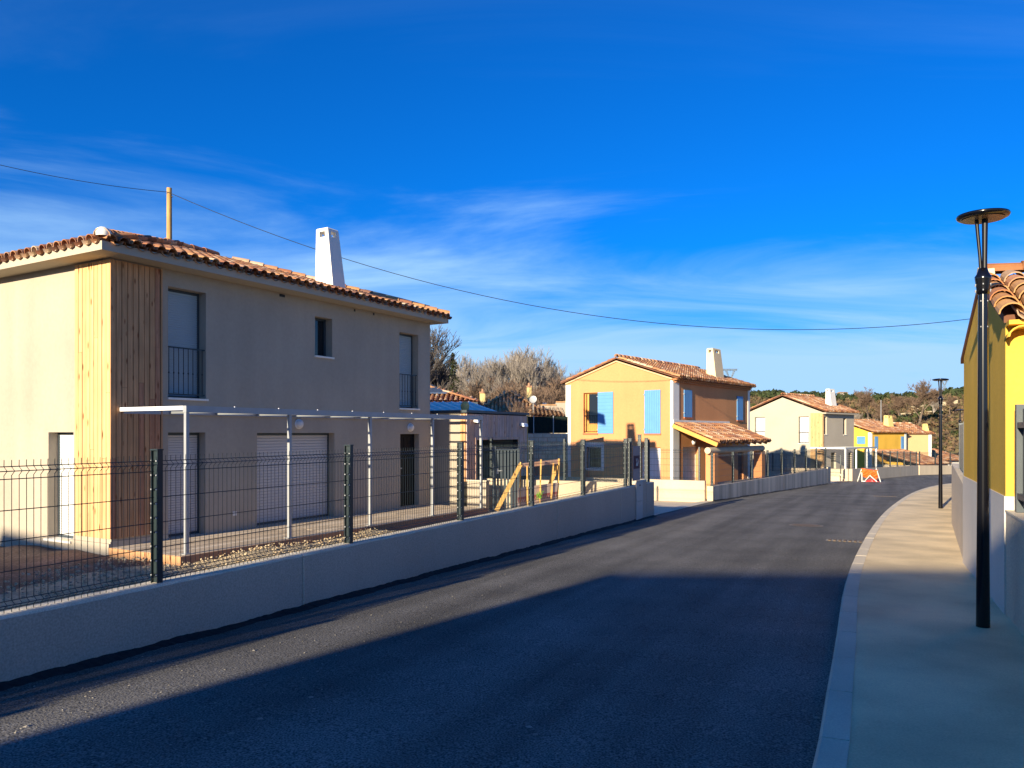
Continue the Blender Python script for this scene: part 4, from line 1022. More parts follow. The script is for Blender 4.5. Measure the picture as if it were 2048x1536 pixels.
for h in (c5, c6): window(Cf, 1, h, HC, kind='glass', frame=m_anth, sill=None)
q0_ = Cf.q_at(1621)
for i in range(9):
    a0 = q0_+(-q0_+.03)*i/9; a1 = q0_+(-q0_+.03)*(i+1)/9-.012; mb = MB(); Cf.box(mb, -.035, -.002, a0, a1, -3.35, zeC-.05); mb.build('board', R.choice([m_wood, m_wood2]), HC)
t1_ = Cf.t_at(1648)
for i in range(3):
    mb = MB(); Cf.box(mb, -.03+t1_*i/3, t1_*(i+1)/3-.05, .002, .03, -3.35, zeC-.05); mb.build('board', m_wood, HC)
roofC, zrC = far_roof(Cf, LC, WC, zeC+.05, .375, HC, ovq=.32)
mb = MB(); Cf.box(mb, -.05, LC+.05, .001, .30, zeC-.12, zeC-.02); mb.build('eaves', m_soffit, HC)
chimney(Cf, Cf.t_at(1660,-.7), Cf.t_at(1671,-.7), -1.05, -.55, zeC+.1, 3.15, m_white, roofC, topq=.2)
PG2 = thing('pergola', 'far galvanised pergola against the pale cream house behind the orange barrier', 'pergola', Cf.p(0,0,-3.4))
qp = 2.4; zp_ = -.98
tpa = Cf.t_at(1691, qp); tpb = Cf.t_at(1752.5, qp)
for px in (1691, 1712.5, 1734, 1752.5):
    t_ = Cf.t_at(px, qp); mb = MB(); Cf.box(mb, t_-.04, t_+.04, qp-.04, qp+.04, -3.9, zp_-.1); mb.build('post', m_whitealu, PG2)
mb = MB(); Cf.box(mb, tpa-.04, tpb+.04, qp-.045, qp+.045, zp_-.1, zp_); mb.build('front_beam', m_galv, PG2)
mb = MB(); Cf.box(mb, tpa-.04, tpa+.04, .02, qp-.046, zp_-.1, zp_-.002); mb.build('side_beam', m_whitealu, PG2)
for i in range(1, 9):
    t_ = tpa+(tpb-tpa)*i/8; mb = MB(); Cf.box(mb, t_-.02, t_+.02, .02, qp-.046, zp_-.09, zp_-.02); mb.build('rafter', m_galv, PG2)

# ================================================================== HOUSE FOUR (yellow) and FIVE (peach)
Df = F(33.1, 71.0, 54.0); WD = 6.0; LD = Df.t_at(1812); zD0 = -6.5; zeD = .0
HD = thing('yellow_house', 'bright yellow far house with small blue shutters and a lean-to tiled roof', 'house', Df.p(0,0,zD0))
house_walls(Df, LD, WD, zD0, zeD, zeD+WD/2*.33, [], [], m_yellow, HD)
for x0, x1 in ((1749,1755),(1801.5,1807)):
    h = Df.hole1(x0, x1, 873, 898); shutter(Df, 1, h[0], h[1], h[2], h[3], HD, n=3, off=.02)
h = Df.hole2(1714.5, 1730.5, 873, 888); shutter(Df, 2, h[0], h[1], h[2], h[3], HD, n=6, off=.02)
pilaster(Df, 2, Df.q_at(1736.5), .0, zD0, zeD, HD, pr=.04); pilaster(Df, 1, -.04, Df.t_at(1744), zD0, zeD, HD, pr=.04); pilaster(Df, 1, LD-.3, LD, zD0, zeD, HD, pr=.04)
roofD, zrD = far_roof(Df, LD, WD, zeD+.05, .33, HD, ovq=.3); genoise(Df, LD, zeD+.03, HD, m_yellow, 1)
chimney(Df, Df.t_at(1776,-1.0), Df.t_at(1786,-1.0), -1.45, -.85, zeD+.1, 1.66, mat('pale_yellow', (.80,.62,.22), .9), roofD, topq=.22)
def lean_to(f, t0, t1, q0, q1, zw, zo, zb, parent, mw_, m=m_tile, wall=True):
    rb = MB(); rb.hexa([f.p(t0,q1,zo-.06), f.p(t1,q1,zo-.06), f.p(t1,q0,zw-.06), f.p(t0,q0,zw-.06)], [f.p(t0,q1,zo), f.p(t1,q1,zo), f.p(t1,q0,zw), f.p(t0,q0,zw)]); r_ = rb.build('lean_to_roof', m_tileb, parent)
    up = (-f.n*(q1-q0)+Vector((0,0,zw-zo))).normalized(); T = slope_tiles(Vector(f.p(t0+.08,q1,zo)), f.d, up, t1-t0-.1, math.hypot(q1-q0, zw-zo))
    join_tiles(T_far, [e[2] for e in T], 'lean_to_tiles', m, r_)
    if wall: mb = MB(); f.box(mb, t0+.15, t1-.15, q1-.5, q1-.3, zb, zo-.07); f.box(mb, t0+.15, t0+.35, q0+.01, q1-.51, zb, zo-.07); mb.build('lean_to_wall', mw_, parent)
lean_to(Df, .1, 5.6, .01, 4.6, -1.65, -2.85, zD0, HD, m_wallcream)
Ef = F(40.6, 80.5, 46.0)
E5 = F(49.8, 83.0, 62.0)
# far peach house: long eave facade faces the camera
Pf = F(36.0, 66.2, 90.0)
xa, xb, Yp = 1806, 1861, 76.0
Xa, Xb = (xa-CX)/FL*Yp, (xb-CX)/FL*Yp
Gf = F(Xa, Yp, 82.0); LG = (Xb-Xa)+.35; WG = 6.5
HE = thing('peach_house', 'small peach far house with a white corner band, tiled eave facing the road', 'house', Gf.p(0,0,-7))
zeE = -.12
house_walls(Gf, LG, WG, -7, zeE, zeE+WG/2*.28, [], [], m_peach, HE)
pilaster(Gf, 1, LG-.32, LG, -7, zeE-.03, HE, pr=.03)
roofE, zrE = far_roof(Gf, LG, WG, zeE+.02, .28, HE, ovq=.25, ovt=.25)
chimney(Gf, LG-.42, LG+.02, -.80, -.30, zeE+.1, .88, MATS['pale_yellow'], roofE, topq=.25)
# low yellow annexe with tiled roof in front of it
Hf = F((1806-CX)/FL*70, 70.0, 52.0)
HX = thing('yellow_annexe', 'low yellow annexe with tiled sloping roof, right of the yellow house', 'annexe', Hf.p(0,0,-6))
mb = MB(); Hf.box(mb, 0, 5.4, -3.5, 0, -6, -2.72); mb.build('wall', m_yellow, HX)
lean_to(Hf, -.2, 5.6, -3.6, .4, -1.75, -2.6, -6, HX, m_yellow, wall=False)
t0_ = Hf.t_at(1853); mb = MB(); Hf.box(mb, 2.2, 4.2, .002, .03, -3.35, -2.95); wn = mb.build('window', m_beamor, HX)
for k in range(6): mb = MB(); Hf.box(mb, 2.3+k*.31, 2.5+k*.31, .031, .05, -3.3, -3.0); mb.build('bar', m_dark, wn)
# last white building with tiled roof
Jf = F((1858-CX)/FL*82, 82.0, 70.0)
HJ = thing('white_outbuilding', 'last low white building with a tiled roof at the bend of the road', 'building', Jf.p(0,0,-7))
mb = MB(); Jf.box(mb, 0, 5.2, -4, 0, -7, -3.2); mb.build('wall', m_white, HJ)
lean_to(Jf, -.2, 5.5, -4.1, .4, -1.9, -3.0, -7, HJ, m_white, wall=False)
for k in range(3): mb = MB(); Jf.box(mb, .8+k*1.5, 1.6+k*1.5, .002, .02, -5.2, -3.9); mb.build('window', m_anth, HJ)

# ------------------------------------------------------------------ boundary walls along the far left side of the road
def poly_wall(name, label, a, b, zt0, zt1, m, th=.2, secs=1):
    t = thing(name, label, 'wall', (*a, road_z(*a)-.2)); dx, dy = b[0]-a[0], b[1]-a[1]; l = math.hypot(dx, dy); nx_, ny_ = dy/l*th, -dx/l*th
    for i in range(secs):
        p, q = V2(a, b, i/secs), V2(a, b, (i+1)/secs-.0015); z0, z1 = zt0+(zt1-zt0)*i/secs, zt0+(zt1-zt0)*(i+1)/secs
        mb = MB(); mb.hexa([(p[0]-nx_,p[1]-ny_,road_z(*p)-.6), (p[0],p[1],road_z(*p)-.6), (q[0],q[1],road_z(*q)-.6), (q[0]-nx_,q[1]-ny_,road_z(*q)-.6)][::-1],
                          [(p[0]-nx_,p[1]-ny_,z0), (p[0],p[1],z0), (q[0],q[1],z1), (q[0]-nx_,q[1]-ny_,z1)][::-1]); mb.build('wall_section', m, t)
    return t
Y_ = EB[1]
m_grazing_streak = mat('grazing_streak_render', (.60,.50,.37), .95, .10, .5, (60,.12), .016, 9, .1, streak=((2.4,2.4,.12),.30))  # streaks of grazing light and shade on uneven render, put into the colour
poly_wall('boundary_wall', 'grey cream wall with grazing shade painted on as streaks in front of the ochre house', EB, EB2, -1.74, -1.87, m_grazing_streak, secs=4)
rt = (4.55, 26.25); rd = IN(EB, 9); poly_wall('boundary_wall', 'short cream return wall facing the driveway gap below the ochre house', V2(rd, EB, .0), (EB[0]-.19, EB[1]+.1), -1.56, -1.56, m_wallcream, th=-.2)
PWp = (EB2[0]+.1, EB2[1]+.15); z_ = road_z(*PWp)
poly_wall('gate_pier', 'short pier with a red tag where the streaked wall ends', (EB2[0]+.02, EB2[1]+.03), (EB2[0]+.45, EB2[1]+.7), -1.80, -1.80, m_wallcream, th=.3)
rd2 = IN(EC, 5.5); poly_wall('boundary_wall', 'cream wall closing the far driveway left of the orange barrier', rd2, (EC[0]-.2,EC[1]+.1), -2.12, -2.12, m_wallcream, th=-.2)
poly_wall('boundary_wall', 'sunlit pinkish cream wall behind the orange barrier', EC, EC2, -2.12, -2.55, m_wallcream, secs=3)
poly_wall('boundary_wall', 'last pale wall at the bend below the annexe', (EC2[0]+.15, EC2[1]+.1), ED, -2.55, -2.75, m_wallcream, secs=1)
def poly_fence(label, a, b, z0, z1, n, off=.1):
    dx, dy = b[0]-a[0], b[1]-a[1]; l = math.hypot(dx, dy); ox, oy = -dy/l*off, dx/l*off
    pts = [(V2(a,b,i/n)[0]+ox, V2(a,b,i/n)[1]+oy) for i in range(n+1)]; zs = [z0+(z1-z0)*i/n for i in range(n+1)]
    return fence('mesh_fence', label, pts, zs)
poly_fence('mesh fence on the streaked wall before the ochre house', (EB[0]+.1, EB[1]+.15), EB2, -1.738, -1.868, 8)
poly_fence('mesh fence on the return wall left of the ochre house porch', (EB[0]-.4, EB[1]+.17), IN(EB, 4.5), -1.558, -1.558, 2, off=0.0)
poly_fence('far mesh fence above the wall behind the orange barrier', V2(EC,EC2,.18), V2(EC,EC2,.99), -2.19, -2.545, 7)
poly_fence('farthest mesh fence on the last pale wall', (EC2[0]+.3, EC2[1]+.2), ED, -2.548, -2.748, 3)
# inner plot fences behind the streaked wall
poly_fence('inner mesh fence across the pale cream house plot', (13.8, 46.5), (18.6, 43.6), -2.25, -2.35, 3)
mb = MB(); q_ = [(10.5,46.5),(19.3,44.0)]
poly_wall('plot_wall', 'low cream wall inside the plot of the pale cream house', (10.0, 47.5), (19.0, 44.6), -2.3, -2.45, m_wallcream, th=.2)

# orange barrier
bx_, by_ = gpt(1738, 963.5); bz = road_z(bx_, by_)
BR = thing('road_barrier', 'red and white trestle barrier draped with orange netting beside the far wall', 'barrier', (bx_, by_, bz))
wd = .48; ht = .76
def PB_(x, y, z): return (bx_+x, by_+y, bz+z)
for sgn in (-1, 1):
    for dy in (-.28, .28):
        mb = MB(); mb.bar(PB_(sgn*wd*1.02+ (0.04*sgn), dy, 0), PB_(sgn*wd*.86, 0, ht), .034, .034); mb.build('leg', m_white, BR)
mb = MB(); mb.bar(PB_(-wd*.8,-.06,ht*.95), PB_(wd*.65,-.30,.02), .035, .035); mb.build('cross_bar', m_white, BR)
mb = MB(); mb.bar(PB_(-wd*.7,-.28,.10), PB_(wd*.5,-.10,.62), .03, .03); mb.build('cross_bar', m_white, BR)
mb = MB(); mb.bar(PB_(-wd*.9,0,ht*.97), PB_(wd*.9,0,ht*.80), .04, .07); mb.build('top_rail', m_red, BR)
mb = MB(); mb.bar(PB_(-wd*.9,-.1,.04), PB_(wd*.2,-.25,.04), .05, .05); mb.build('base_rail', m_white, BR)
mb = MB(); rr = random.Random(2); nU, nV = 16, 12; vs = []
for j in range(nV+1):
    for i in range(nU+1):
        u, v = i/nU*2-1, j/nV; bulge = math.sqrt(max(0, 1-u*u))
        top = ht*(.93-.04*math.sin(3*u+1)-.05*u); botz = .24-.06*u+.05*math.sin(5*u)
        vs.append(PB_(u*wd*.98+.03*math.sin(v*9+i), -.06-.14*bulge*math.sin(v*3.1)+.03*math.sin(i*1.9+j*1.3), top+(botz-top)*v))
mb.add(vs, [(j*(nU+1)+i, j*(nU+1)+i+1, (j+1)*(nU+1)+i+1, (j+1)*(nU+1)+i) for j in range(nV) for i in range(nU)], None, False); mb.build('netting', m_orange, BR)
mb = MB(); vs = [(PB_(u*.5, -.25+.1*math.sin(u*5), .02+.12*abs(math.sin(u*7+k)))) for k in (0,1) for u in np.linspace(-1,1,12)]
mb.add([PB_(-.35,-.3,.015), PB_(.45,-.32,.015), PB_(.5,.1,.015), PB_(-.3,.12,.015), PB_(.05,-.1,.18)], [(0,1,4),(1,2,4),(2,3,4),(3,0,4)]); mb.build('fallen_netting', m_red, BR)

# ================================================================== HOUSE ON THE RIGHT (yellow, single storey)
Rf0 = Vector((4.57, 7.13, 0)); Rd = (Vector((6.15,10.48,0))-Rf0); WR = Rd.length; Rd.normalize()
Rn = Vector((Rd.y, -Rd.x, 0))       # towards the right, along the ridge
def RP(a, b, z): v = Rf0+Rd*a+Rn*b; return (v.x, v.y, z)      # a along the street wall (away), b to the right
zR0 = -2.0; zeR = 1.02; slR = .35; zrR = zeR+WR/2*slR
HR = thing('yellow_roadside_house', 'yellow single storey house with its gable wall on the pavement, at the right edge', 'house', RP(0,0,zR0))
LR = 9.0
mb = MB()
mb.quad(RP(0,0,zR0), RP(0,0,zeR), RP(WR/2,0,zrR), RP(WR,0,zeR), RP(WR,0,zR0)); mb.quad(RP(0,0,zR0), RP(0,LR,zR0), RP(0,LR,zeR), RP(0,0,zeR))
mb.quad(RP(WR,0,zR0), RP(WR,0,zeR), RP(WR,LR,zeR), RP(WR,LR,zR0)); mb.quad(RP(0,LR,zR0), RP(WR,LR,zR0), RP(WR,LR,zeR), RP(WR/2,LR,zrR), RP(0,LR,zeR))
mb.build('wall', m_yellow, HR)
zbR = -.59
mb = MB()
def rbox(mb, a0, a1, b0, b1, z0, z1, m=None):
    mb.hexa([RP(a0,b0,z0), RP(a0,b1,z0), RP(a1,b1,z0), RP(a1,b0,z0)], [RP(a0,b0,z1), RP(a0,b1,z1), RP(a1,b1,z1), RP(a1,b0,z1)], m)
rbox(mb, -.012, WR+.012, -.012, -.001, zR0, zbR); rbox(mb, -.012, -.001, -.001, LR, zR0, zbR); mb.build('base_band', mat('base_white', (.66,.60,.52), .9, .05, 1, (40,.04)), HR)
rb = MB(); ovR = .22
up_a = (Rd*1+Vector((0,0,slR))).normalized(); up_b = (-Rd+Vector((0,0,slR))).normalized(); csR = 1/math.sqrt(1+slR*slR); hf = WR/2+ovR
zE = zeR-ovR*slR+.10; zRg = zE+hf*slR
oS = .06; zS = zE+(ovR-oS)*slR
rb.hexa([RP(-oS,-.02,zS-.09), RP(-oS,LR,zS-.09), RP(WR/2,LR,zRg-.09), RP(WR/2,-.02,zRg-.09)], [RP(-oS,-.02,zS-.02), RP(-oS,LR,zS-.02), RP(WR/2,LR,zRg-.02), RP(WR/2,-.02,zRg-.02)])
rb.hexa([RP(WR/2,-.02,zRg-.09), RP(WR/2,LR,zRg-.09), RP(WR+ovR,LR,zE-.09), RP(WR+ovR,-.02,zE-.09)], [RP(WR/2,-.02,zRg-.02), RP(WR/2,LR,zRg-.02), RP(WR+ovR,LR,zE-.02), RP(WR+ovR,-.02,zE-.02)])
roofR = rb.build('roof', m_tileb, HR)
T_big = tile_mb(8, True, L_=.40, r0=.105, r1=.085); me_big = mesh_of(T_big, 'roof_tile', m_tilec)
for p_ in me_big.polygons: p_.use_smooth = False
tr = slope_tiles(Vector(RP(-ovR-.03, .02, zE-.02)), Rn, up_a, LR-.2, hf/csR-.05, sp=.235, ex=.33)
for e in tr:
    if e[1] <= 9: link_mesh('roof_tile', me_big, roofR, e[2])
join_tiles(T_big, [e[2] for e in tr if e[1] > 9], 'roof_tiles', m_tilec, roofR)
tch = tile_mb(6, True, flip=True, r0=.10, r1=.085); me_ch = mesh_of(tch, 'channel_tile', m_tilec)
for e in tr:
    mw = e[2] @ Matrix.Translation((-.1175, 0, .03))
    if e[1] <= 9 and e[1] > 0: link_mesh('channel_tile', me_ch, roofR, e[2] @ Matrix.Translation((-.1175, -.03, .035)))
tr2 = slope_tiles(Vector(RP(WR+ovR+.03, LR-.05, zE-.02)), -Rn, up_b, LR-.08, hf/csR-.05, sp=.235, ex=.33)
for e in tr2:
    if e[1] >= 37: link_mesh('roof_tile', me_big, roofR, e[2])
join_tiles(T_big, [e[2] for e in tr2 if e[1] < 37], 'back_slope_tiles', m_tilec, roofR)
me_rb = mesh_of(tile_mb(8, True, r0=.115, r1=.10, L_=.44), 'ridge_tile', mat('ridge_clay', (0,0,0), .75, .12, 5, (60,.08), .001, 80, island=[(.26,.10,.035),(.30,.12,.045),(.22,.085,.03)]))
ridge_line(RP(WR/2,.03,zRg+.02), RP(WR/2,LR,zRg+.02), roofR, me_rb, step=.36)
mb = MB(); vs = []; K = 8      # mortar filling at the ridge end
c = Vector(RP(WR/2, .0, zRg+.02)); 
for b_ in (-.03, .12):
    for k in range(K+1):
        a = math.pi*k/K; vs.append(Vector(RP(WR/2, b_, zRg-.03))+Rd*math.cos(a)*.16+Vector((0,0,math.sin(a)*.15)))
mb.add(vs, [(k, k+1, K+2+k, K+1+k) for k in range(K)]+[tuple(range(K+1))]); mb.build('ridge_mortar', mat('yellow_mortar', (.80,.68,.38), .9), roofR)
# genoise under the near eave: one row of big yellow tile arches
mb = MB(); arch = tile_mb(8, True, L_=.30, r0=.105, r1=.10)
vs_all = []
for i in range(30):
    b_ = .06+i*.28
    o = Vector(RP(-.24, b_+.06, zeR-.16)); x = Rn; u = Rd; n_ = Vector((0,0,1))
    mb.add([o+x*v[0]*1.25+u*v[1]+n_*v[2]*1.05 for v in arch.v], arch.f, None, True)
mb.build('eave_arches', m_yellow, HR, kind='stuff')
mb = MB(); rbox(mb, -.21, -.001, 0, LR, zeR-.045, zeR-.005); mb.build('eave_board', m_yellow, HR)
# cream wall past the house and its screens
m_crepi = mat('crepi', (.66,.56,.42), .95, .06, .6, (60,.14), .014, 42, .1)
RWl = thing('roadside_wall', 'sunlit cream wall beside the pavement beyond the yellow gable', 'wall', (*RW[2], -2.0))
def two(a, b, z0a, z1a, zba, zbb, th, m, parent, nm):
    dx, dy = b[0]-a[0], b[1]-a[1]; l = math.hypot(dx, dy); nx_, ny_ = dy/l*th, -dx/l*th
    mb = MB(); mb.hexa([(a[0],a[1],zba), (a[0]+nx_,a[1]+ny_,zba), (b[0]+nx_,b[1]+ny_,zbb), (b[0],b[1],zbb)], [(a[0],a[1],z0a), (a[0]+nx_,a[1]+ny_,z0a), (b[0]+nx_,b[1]+ny_,z1a), (b[0],b[1],z1a)])
    return mb.build(nm, m, parent)
for a, b, za, zb in ((RW[2],RW[3],-.735,-.66),(RW[3],RW[4],-.9,-1.05),(RW[4],RW[5],-1.1,-1.3),(RW[5],RW[6],-1.4,-1.7)):
    a_ = (a[0]+.02, a[1]+.03) if a is RW[2] else a
    two(a_, b, za, zb, road_z(*a)-.2, road_z(*b)-.2, .22, m_crepi if a is RW[2] else m_wallcream, RWl, 'wall_section')
LWn = thing('forecourt_wall', 'rough rendered low wall in front of the yellow gable house, near the lamp post', 'wall', RP(-.1,0,-2.0))
mb = MB(); rbox(mb, -9, -.014, 0, .22, -2.0, -.735); mb.build('masonry', m_crepi, LWn)
mb = MB(); rbox(mb, -9, -.014, -.006, .23, -.734, -.715); mb.build('coping', m_cap, LWn)
# anthracite slatted screens
def screen(label, a, b, z0, z1, nsl):
    t = thing('slatted_screen', label, 'fence', (*a, z0), 'anthracite screens'); dx, dy = b[0]-a[0], b[1]-a[1]; l = math.hypot(dx, dy); ux, uy = dx/l, dy/l; nx_, ny_ = uy, -ux
    P = lambda s, o_, z: (a[0]+ux*s+nx_*o_, a[1]+uy*s+ny_*o_, z)
    def bx(s0, s1, o0, o1, za, zb, nm):
        mb = MB(); mb.hexa([P(s0,o0,za), P(s0,o1,za), P(s1,o1,za), P(s1,o0,za)], [P(s0,o0,zb), P(s0,o1,zb), P(s1,o1,zb), P(s1,o0,zb)]); mb.build(nm, m_anth, t)
    bx(0,.07,-.035,.035,z0,z1+.04,'post'); bx(l-.07,l,-.035,.035,z0,z1+.04,'post')
    bx(.071,l-.071,-.01,.03,z0+.12,z0+.17,'rail'); bx(.071,l-.071,-.01,.03,z1-.17,z1-.12,'rail')
    for i in range(nsl):
        s0 = .09+i*(l-.18)/nsl; bx(s0, s0+(l-.18)/nsl*.72, -.03, -.011, z0+.05, z1, 'slat')
sc_ = lambda q: (RW[2][0]+(RW[3][0]-RW[2][0])*q+.10, RW[2][1]+(RW[3][1]-RW[2][1])*q-.05)
screen('first anthracite slatted screen on the cream wall, nearest the yellow gable', sc_(.12), sc_(.36), -.73, .10, 7)
screen('second anthracite slatted screen on the cream wall, farther from the yellow gable', sc_(.38), sc_(.70), -.71, .14, 9)
c0 = RP(-.2,.08,0)[:2]; c1_ = RP(-2.6,.14,0)[:2]
screen('anthracite screen on the forecourt wall at the right picture edge', c0, c1_, -.712, .21, 12)

# ================================================================== street lamps
def lamp(x, y, z, label, h=3.54, yaw=0.0):
    t = thing('street_lamp', label, 'street lamp', (x, y, z), 'street lamps along the pavement')
    mb = MB(); mb.tube([(x,y,z+.001),(x,y,z+1.0),(x,y,z+h-.62)], [.054,.046,.036], 20, m_lamp, True); mb.build('pole', m_lamp, t)
    zc = z+h-.55
    mb = MB(); mb.lathe((x,y,zc-.14), [(.037,0),(.046,.0),(.050,.04),(.062,.13),(.064,.15),(.048,.175),(.034,.22),(.01,.23)], 20); mb.build('collar', m_lamp, t)
    mb = MB()
    for zz_ in (.03,.08): 
        for k in range(6):
            a = 1.047*k; p = (x+.064*math.cos(a), y+.064*math.sin(a), zc-.14+zz_); mb.lathe(p, [(.006,-.006),(.006,.006),(.001,.007)], 5)
    for zz_ in (-.06,-.28):
        for k in range(4):
            a = 1.57*k+.6; p = (x+.037*math.cos(a), y+.037*math.sin(a), zc-.14+zz_); mb.lathe(p, [(.005,-.005),(.005,.005),(.001,.006)], 5)
    mb.build('screws', m_galv, t)
    cy, sy = math.cos(yaw), math.sin(yaw)
    for x0_, x1_, w_ in ((-.016, -.048, .026), (.012, .014, .040)):
        mb = MB(); pts = [(x+x0_*cy,y+x0_*sy,zc+.04), (x+(x0_*.8+x1_*.2)*cy,y+(x0_*.8+x1_*.2)*sy,zc+.18), (x+(x0_*.3+x1_*.7)*cy,y+(x0_*.3+x1_*.7)*sy,zc+.38), (x+x1_*cy,y+x1_*sy,zc+.515)]
        mb.tube(pts, [w_*.5, w_*.5, w_*.55, w_*.6], 12); mb.build('fork_arm', mat('lamp_satin', (.004,.004,.006), .45, 0, spec=.35), t)
    zd = z+h-.02
    mb = MB(); mb.lathe((x,y,zd), [(.001,-.028),(.165,-.022),(.192,-.016),(.204,0),(.197,.014),(.14,.026),(.001,.04)], 40); mb.build('head', m_lamp, t)
    mb = MB(); mb.lathe((x,y,zd), [(.165,-.029),(.001,-.030)], 30); mb.build('led_panel', mat('led_glass', (.30,.22,.14), .25, .3, 20, spec=.6), t)
    return t
l1 = gpt(1966, 1253, add=.13); lamp(l1[0], l1[1], road_z(*l1)+.127, 'tall black street lamp on the near pavement beside the yellow gable', yaw=-.55)
l2 = gpt(1881, 1016.5, add=.13); lamp(l2[0], l2[1], road_z(*l2)+.127, 'second black street lamp, standing mid way along the curved pavement', yaw=-.55)
l3 = (20.6, 35.4); lamp(l3[0], l3[1], road_z(*l3)+.127, 'farthest black street lamp, its head just above the slatted screen', yaw=-.55)

# ================================================================== utility pole and wire
PY = 26.0; px_ = (338.5-CX)/FL*PY; ptz = (HZ-376)/FL*PY
UP = thing('utility_pole', 'wooden utility pole rising behind the roof of the cream house', 'utility pole', (px_, PY, -2.3))
mb = MB(); mb.tube([(px_,PY,-2.3),(px_,PY,ptz)], [.12,.082], 12); mb.build('pole', m_pole, UP)
mb = MB(); mb.tube([(px_,PY,ptz-.28),(px_+.12,PY,ptz-.30)], .02, 6); mb.build('insulator', m_black, UP)
def cable(name, label, pts, r_=.014):
    mb = MB(); mb.tube(pts, r_, 5); p = pts[0]; mb.build(name, mat('cable_black', (.012,.016,.02), .5), loc=p, label=label, cat='cable')
def sag(a, b, s_, n=40):
    a = Vector(a); b = Vector(b); return [tuple(a+(b-a)*(i/n)-Vector((0,0,4*s_*(i/n)*(1-i/n)))) for i in range(n+1)]
zc_ = (HZ-386)/FL*PY
a = (px_, PY-.1, zc_)
# fitted to the photograph's curve: end point beyond the right house
cable('overhead_cable', 'sagging overhead cable crossing the sky from the wooden pole to the right', sag(a, ((2120-CX)/FL*26, 26, (HZ-610)/FL*26), 2.35), .011)
cable('overhead_cable', 'overhead cable running left from the wooden pole to the picture edge', sag(a, ((-300-CX)/FL*22, 22, (HZ-245)/FL*22), .3), .010)

# ================================================================== neighbours behind house one
def hip_house(name, label, x0, x1, y0, y1, zb, ze, sl_, wallm, tilem, roofonly=False, joined=True):
    h = thing(name, label, 'house', ((x0+x1)/2, y0, zb)); mb = MB(); mb.box(x0, x1, y0, y1, zb, ze); mb.build('wall', wallm, h)
    o = .35; X0, X1, Y0, Y1 = x0-o, x1+o, y0-o, y1+o; hw = min(X1-X0, Y1-Y0)/2; zr = ze+hw*sl_
    rb = MB()
    if X1-X0 >= Y1-Y0: r1, r2 = (X0+hw, (Y0+Y1)/2, zr), (X1-hw, (Y0+Y1)/2, zr)
    else: r1, r2 = ((X0+X1)/2, Y0+hw, zr), ((X0+X1)/2, Y1-hw, zr)
    c = [(X0,Y0,ze),(X1,Y0,ze),(X1,Y1,ze),(X0,Y1,ze)]
    if X1-X0 >= Y1-Y0: rb.quad(c[0],c[1],r2,r1); rb.quad(c[1],c[2],r2); rb.quad(c[2],c[3],r1,r2); rb.quad(c[3],c[0],r1)
    else: rb.quad(c[0],c[1],r1); rb.quad(c[1],c[2],r2,r1); rb.quad(c[2],c[3],r2); rb.quad(c[3],c[0],r1,r2)
    rb.quad(*[(p[0],p[1],ze-.01) for p in c][::-1])
    rf = rb.build('roof', m_tileb if tilem is m_tile else mat('brown_underlay', (.34,.21,.12), .9, .15, 6), h)
    ax, up = Vector((1,0,0)), Vector((0,1,sl_)).normalized(); cs = 1/math.sqrt(1+sl_*sl_); W_ = X1-X0
    D_ = (Y1-Y0)/2 if X1-X0 >= Y1-Y0 else hw
    T = slope_tiles(Vector((X0+.1, Y0-.04, ze)), ax, up, W_-.15, D_/cs, clip=lambda a, b: b*cs < min(a+.1, W_-.1-a)+.12)
    join_tiles(T_far, [e[2] for e in T], 'roof_tiles', tilem, rf)
    ax2, up2 = Vector((0,-1,0)), Vector((1,0,sl_)).normalized(); W2 = Y1-Y0
    T = slope_tiles(Vector((X0-.04, Y1-.1, ze)), ax2, up2, W2-.15, hw/cs, clip=lambda a, b: b*cs < min(a+.1, W2-.1-a)+.12)
    join_tiles(T_far, [e[2] for e in T], 'hip_tiles', tilem, rf)
    ax2, up2 = Vector((0,1,0)), Vector((-1,0,sl_)).normalized()
    T = slope_tiles(Vector((X1+.04, Y0+.1, ze)), ax2, up2, W2-.15, hw/cs, clip=lambda a, b: b*cs < min(a+.1, W2-.1-a)+.12)
    join_tiles(T_far, [e[2] for e in T], 'hip_tiles', tilem, rf)
    return h, rf, zr
h1, r1, z1 = hip_house('neighbour_house', 'house with solar panels on its orange roof behind the cream house', -9.5, -1.9, 34.2, 41.2, -2.8, 1.32, .33, m_render, m_tile)
mb = MB()
def sp(x, d, h): return (x, 33.85+d, 1.32+d*.33+h)
mb.hexa([sp(-6.2,.95,.12), sp(-2.95,.95,.12), sp(-4.0,2.7,.12), sp(-6.2,2.7,.12)], [sp(-6.2,.95,.18), sp(-2.95,.95,.18), sp(-4.0,2.7,.18), sp(-6.2,2.7,.18)]); mb.build('solar_panel', m_solar, r1)
mb = MB(); mb.box(-9.8,-1.5,33.72,33.84,1.2,1.33); mb.build('gutter', m_anth, r1)
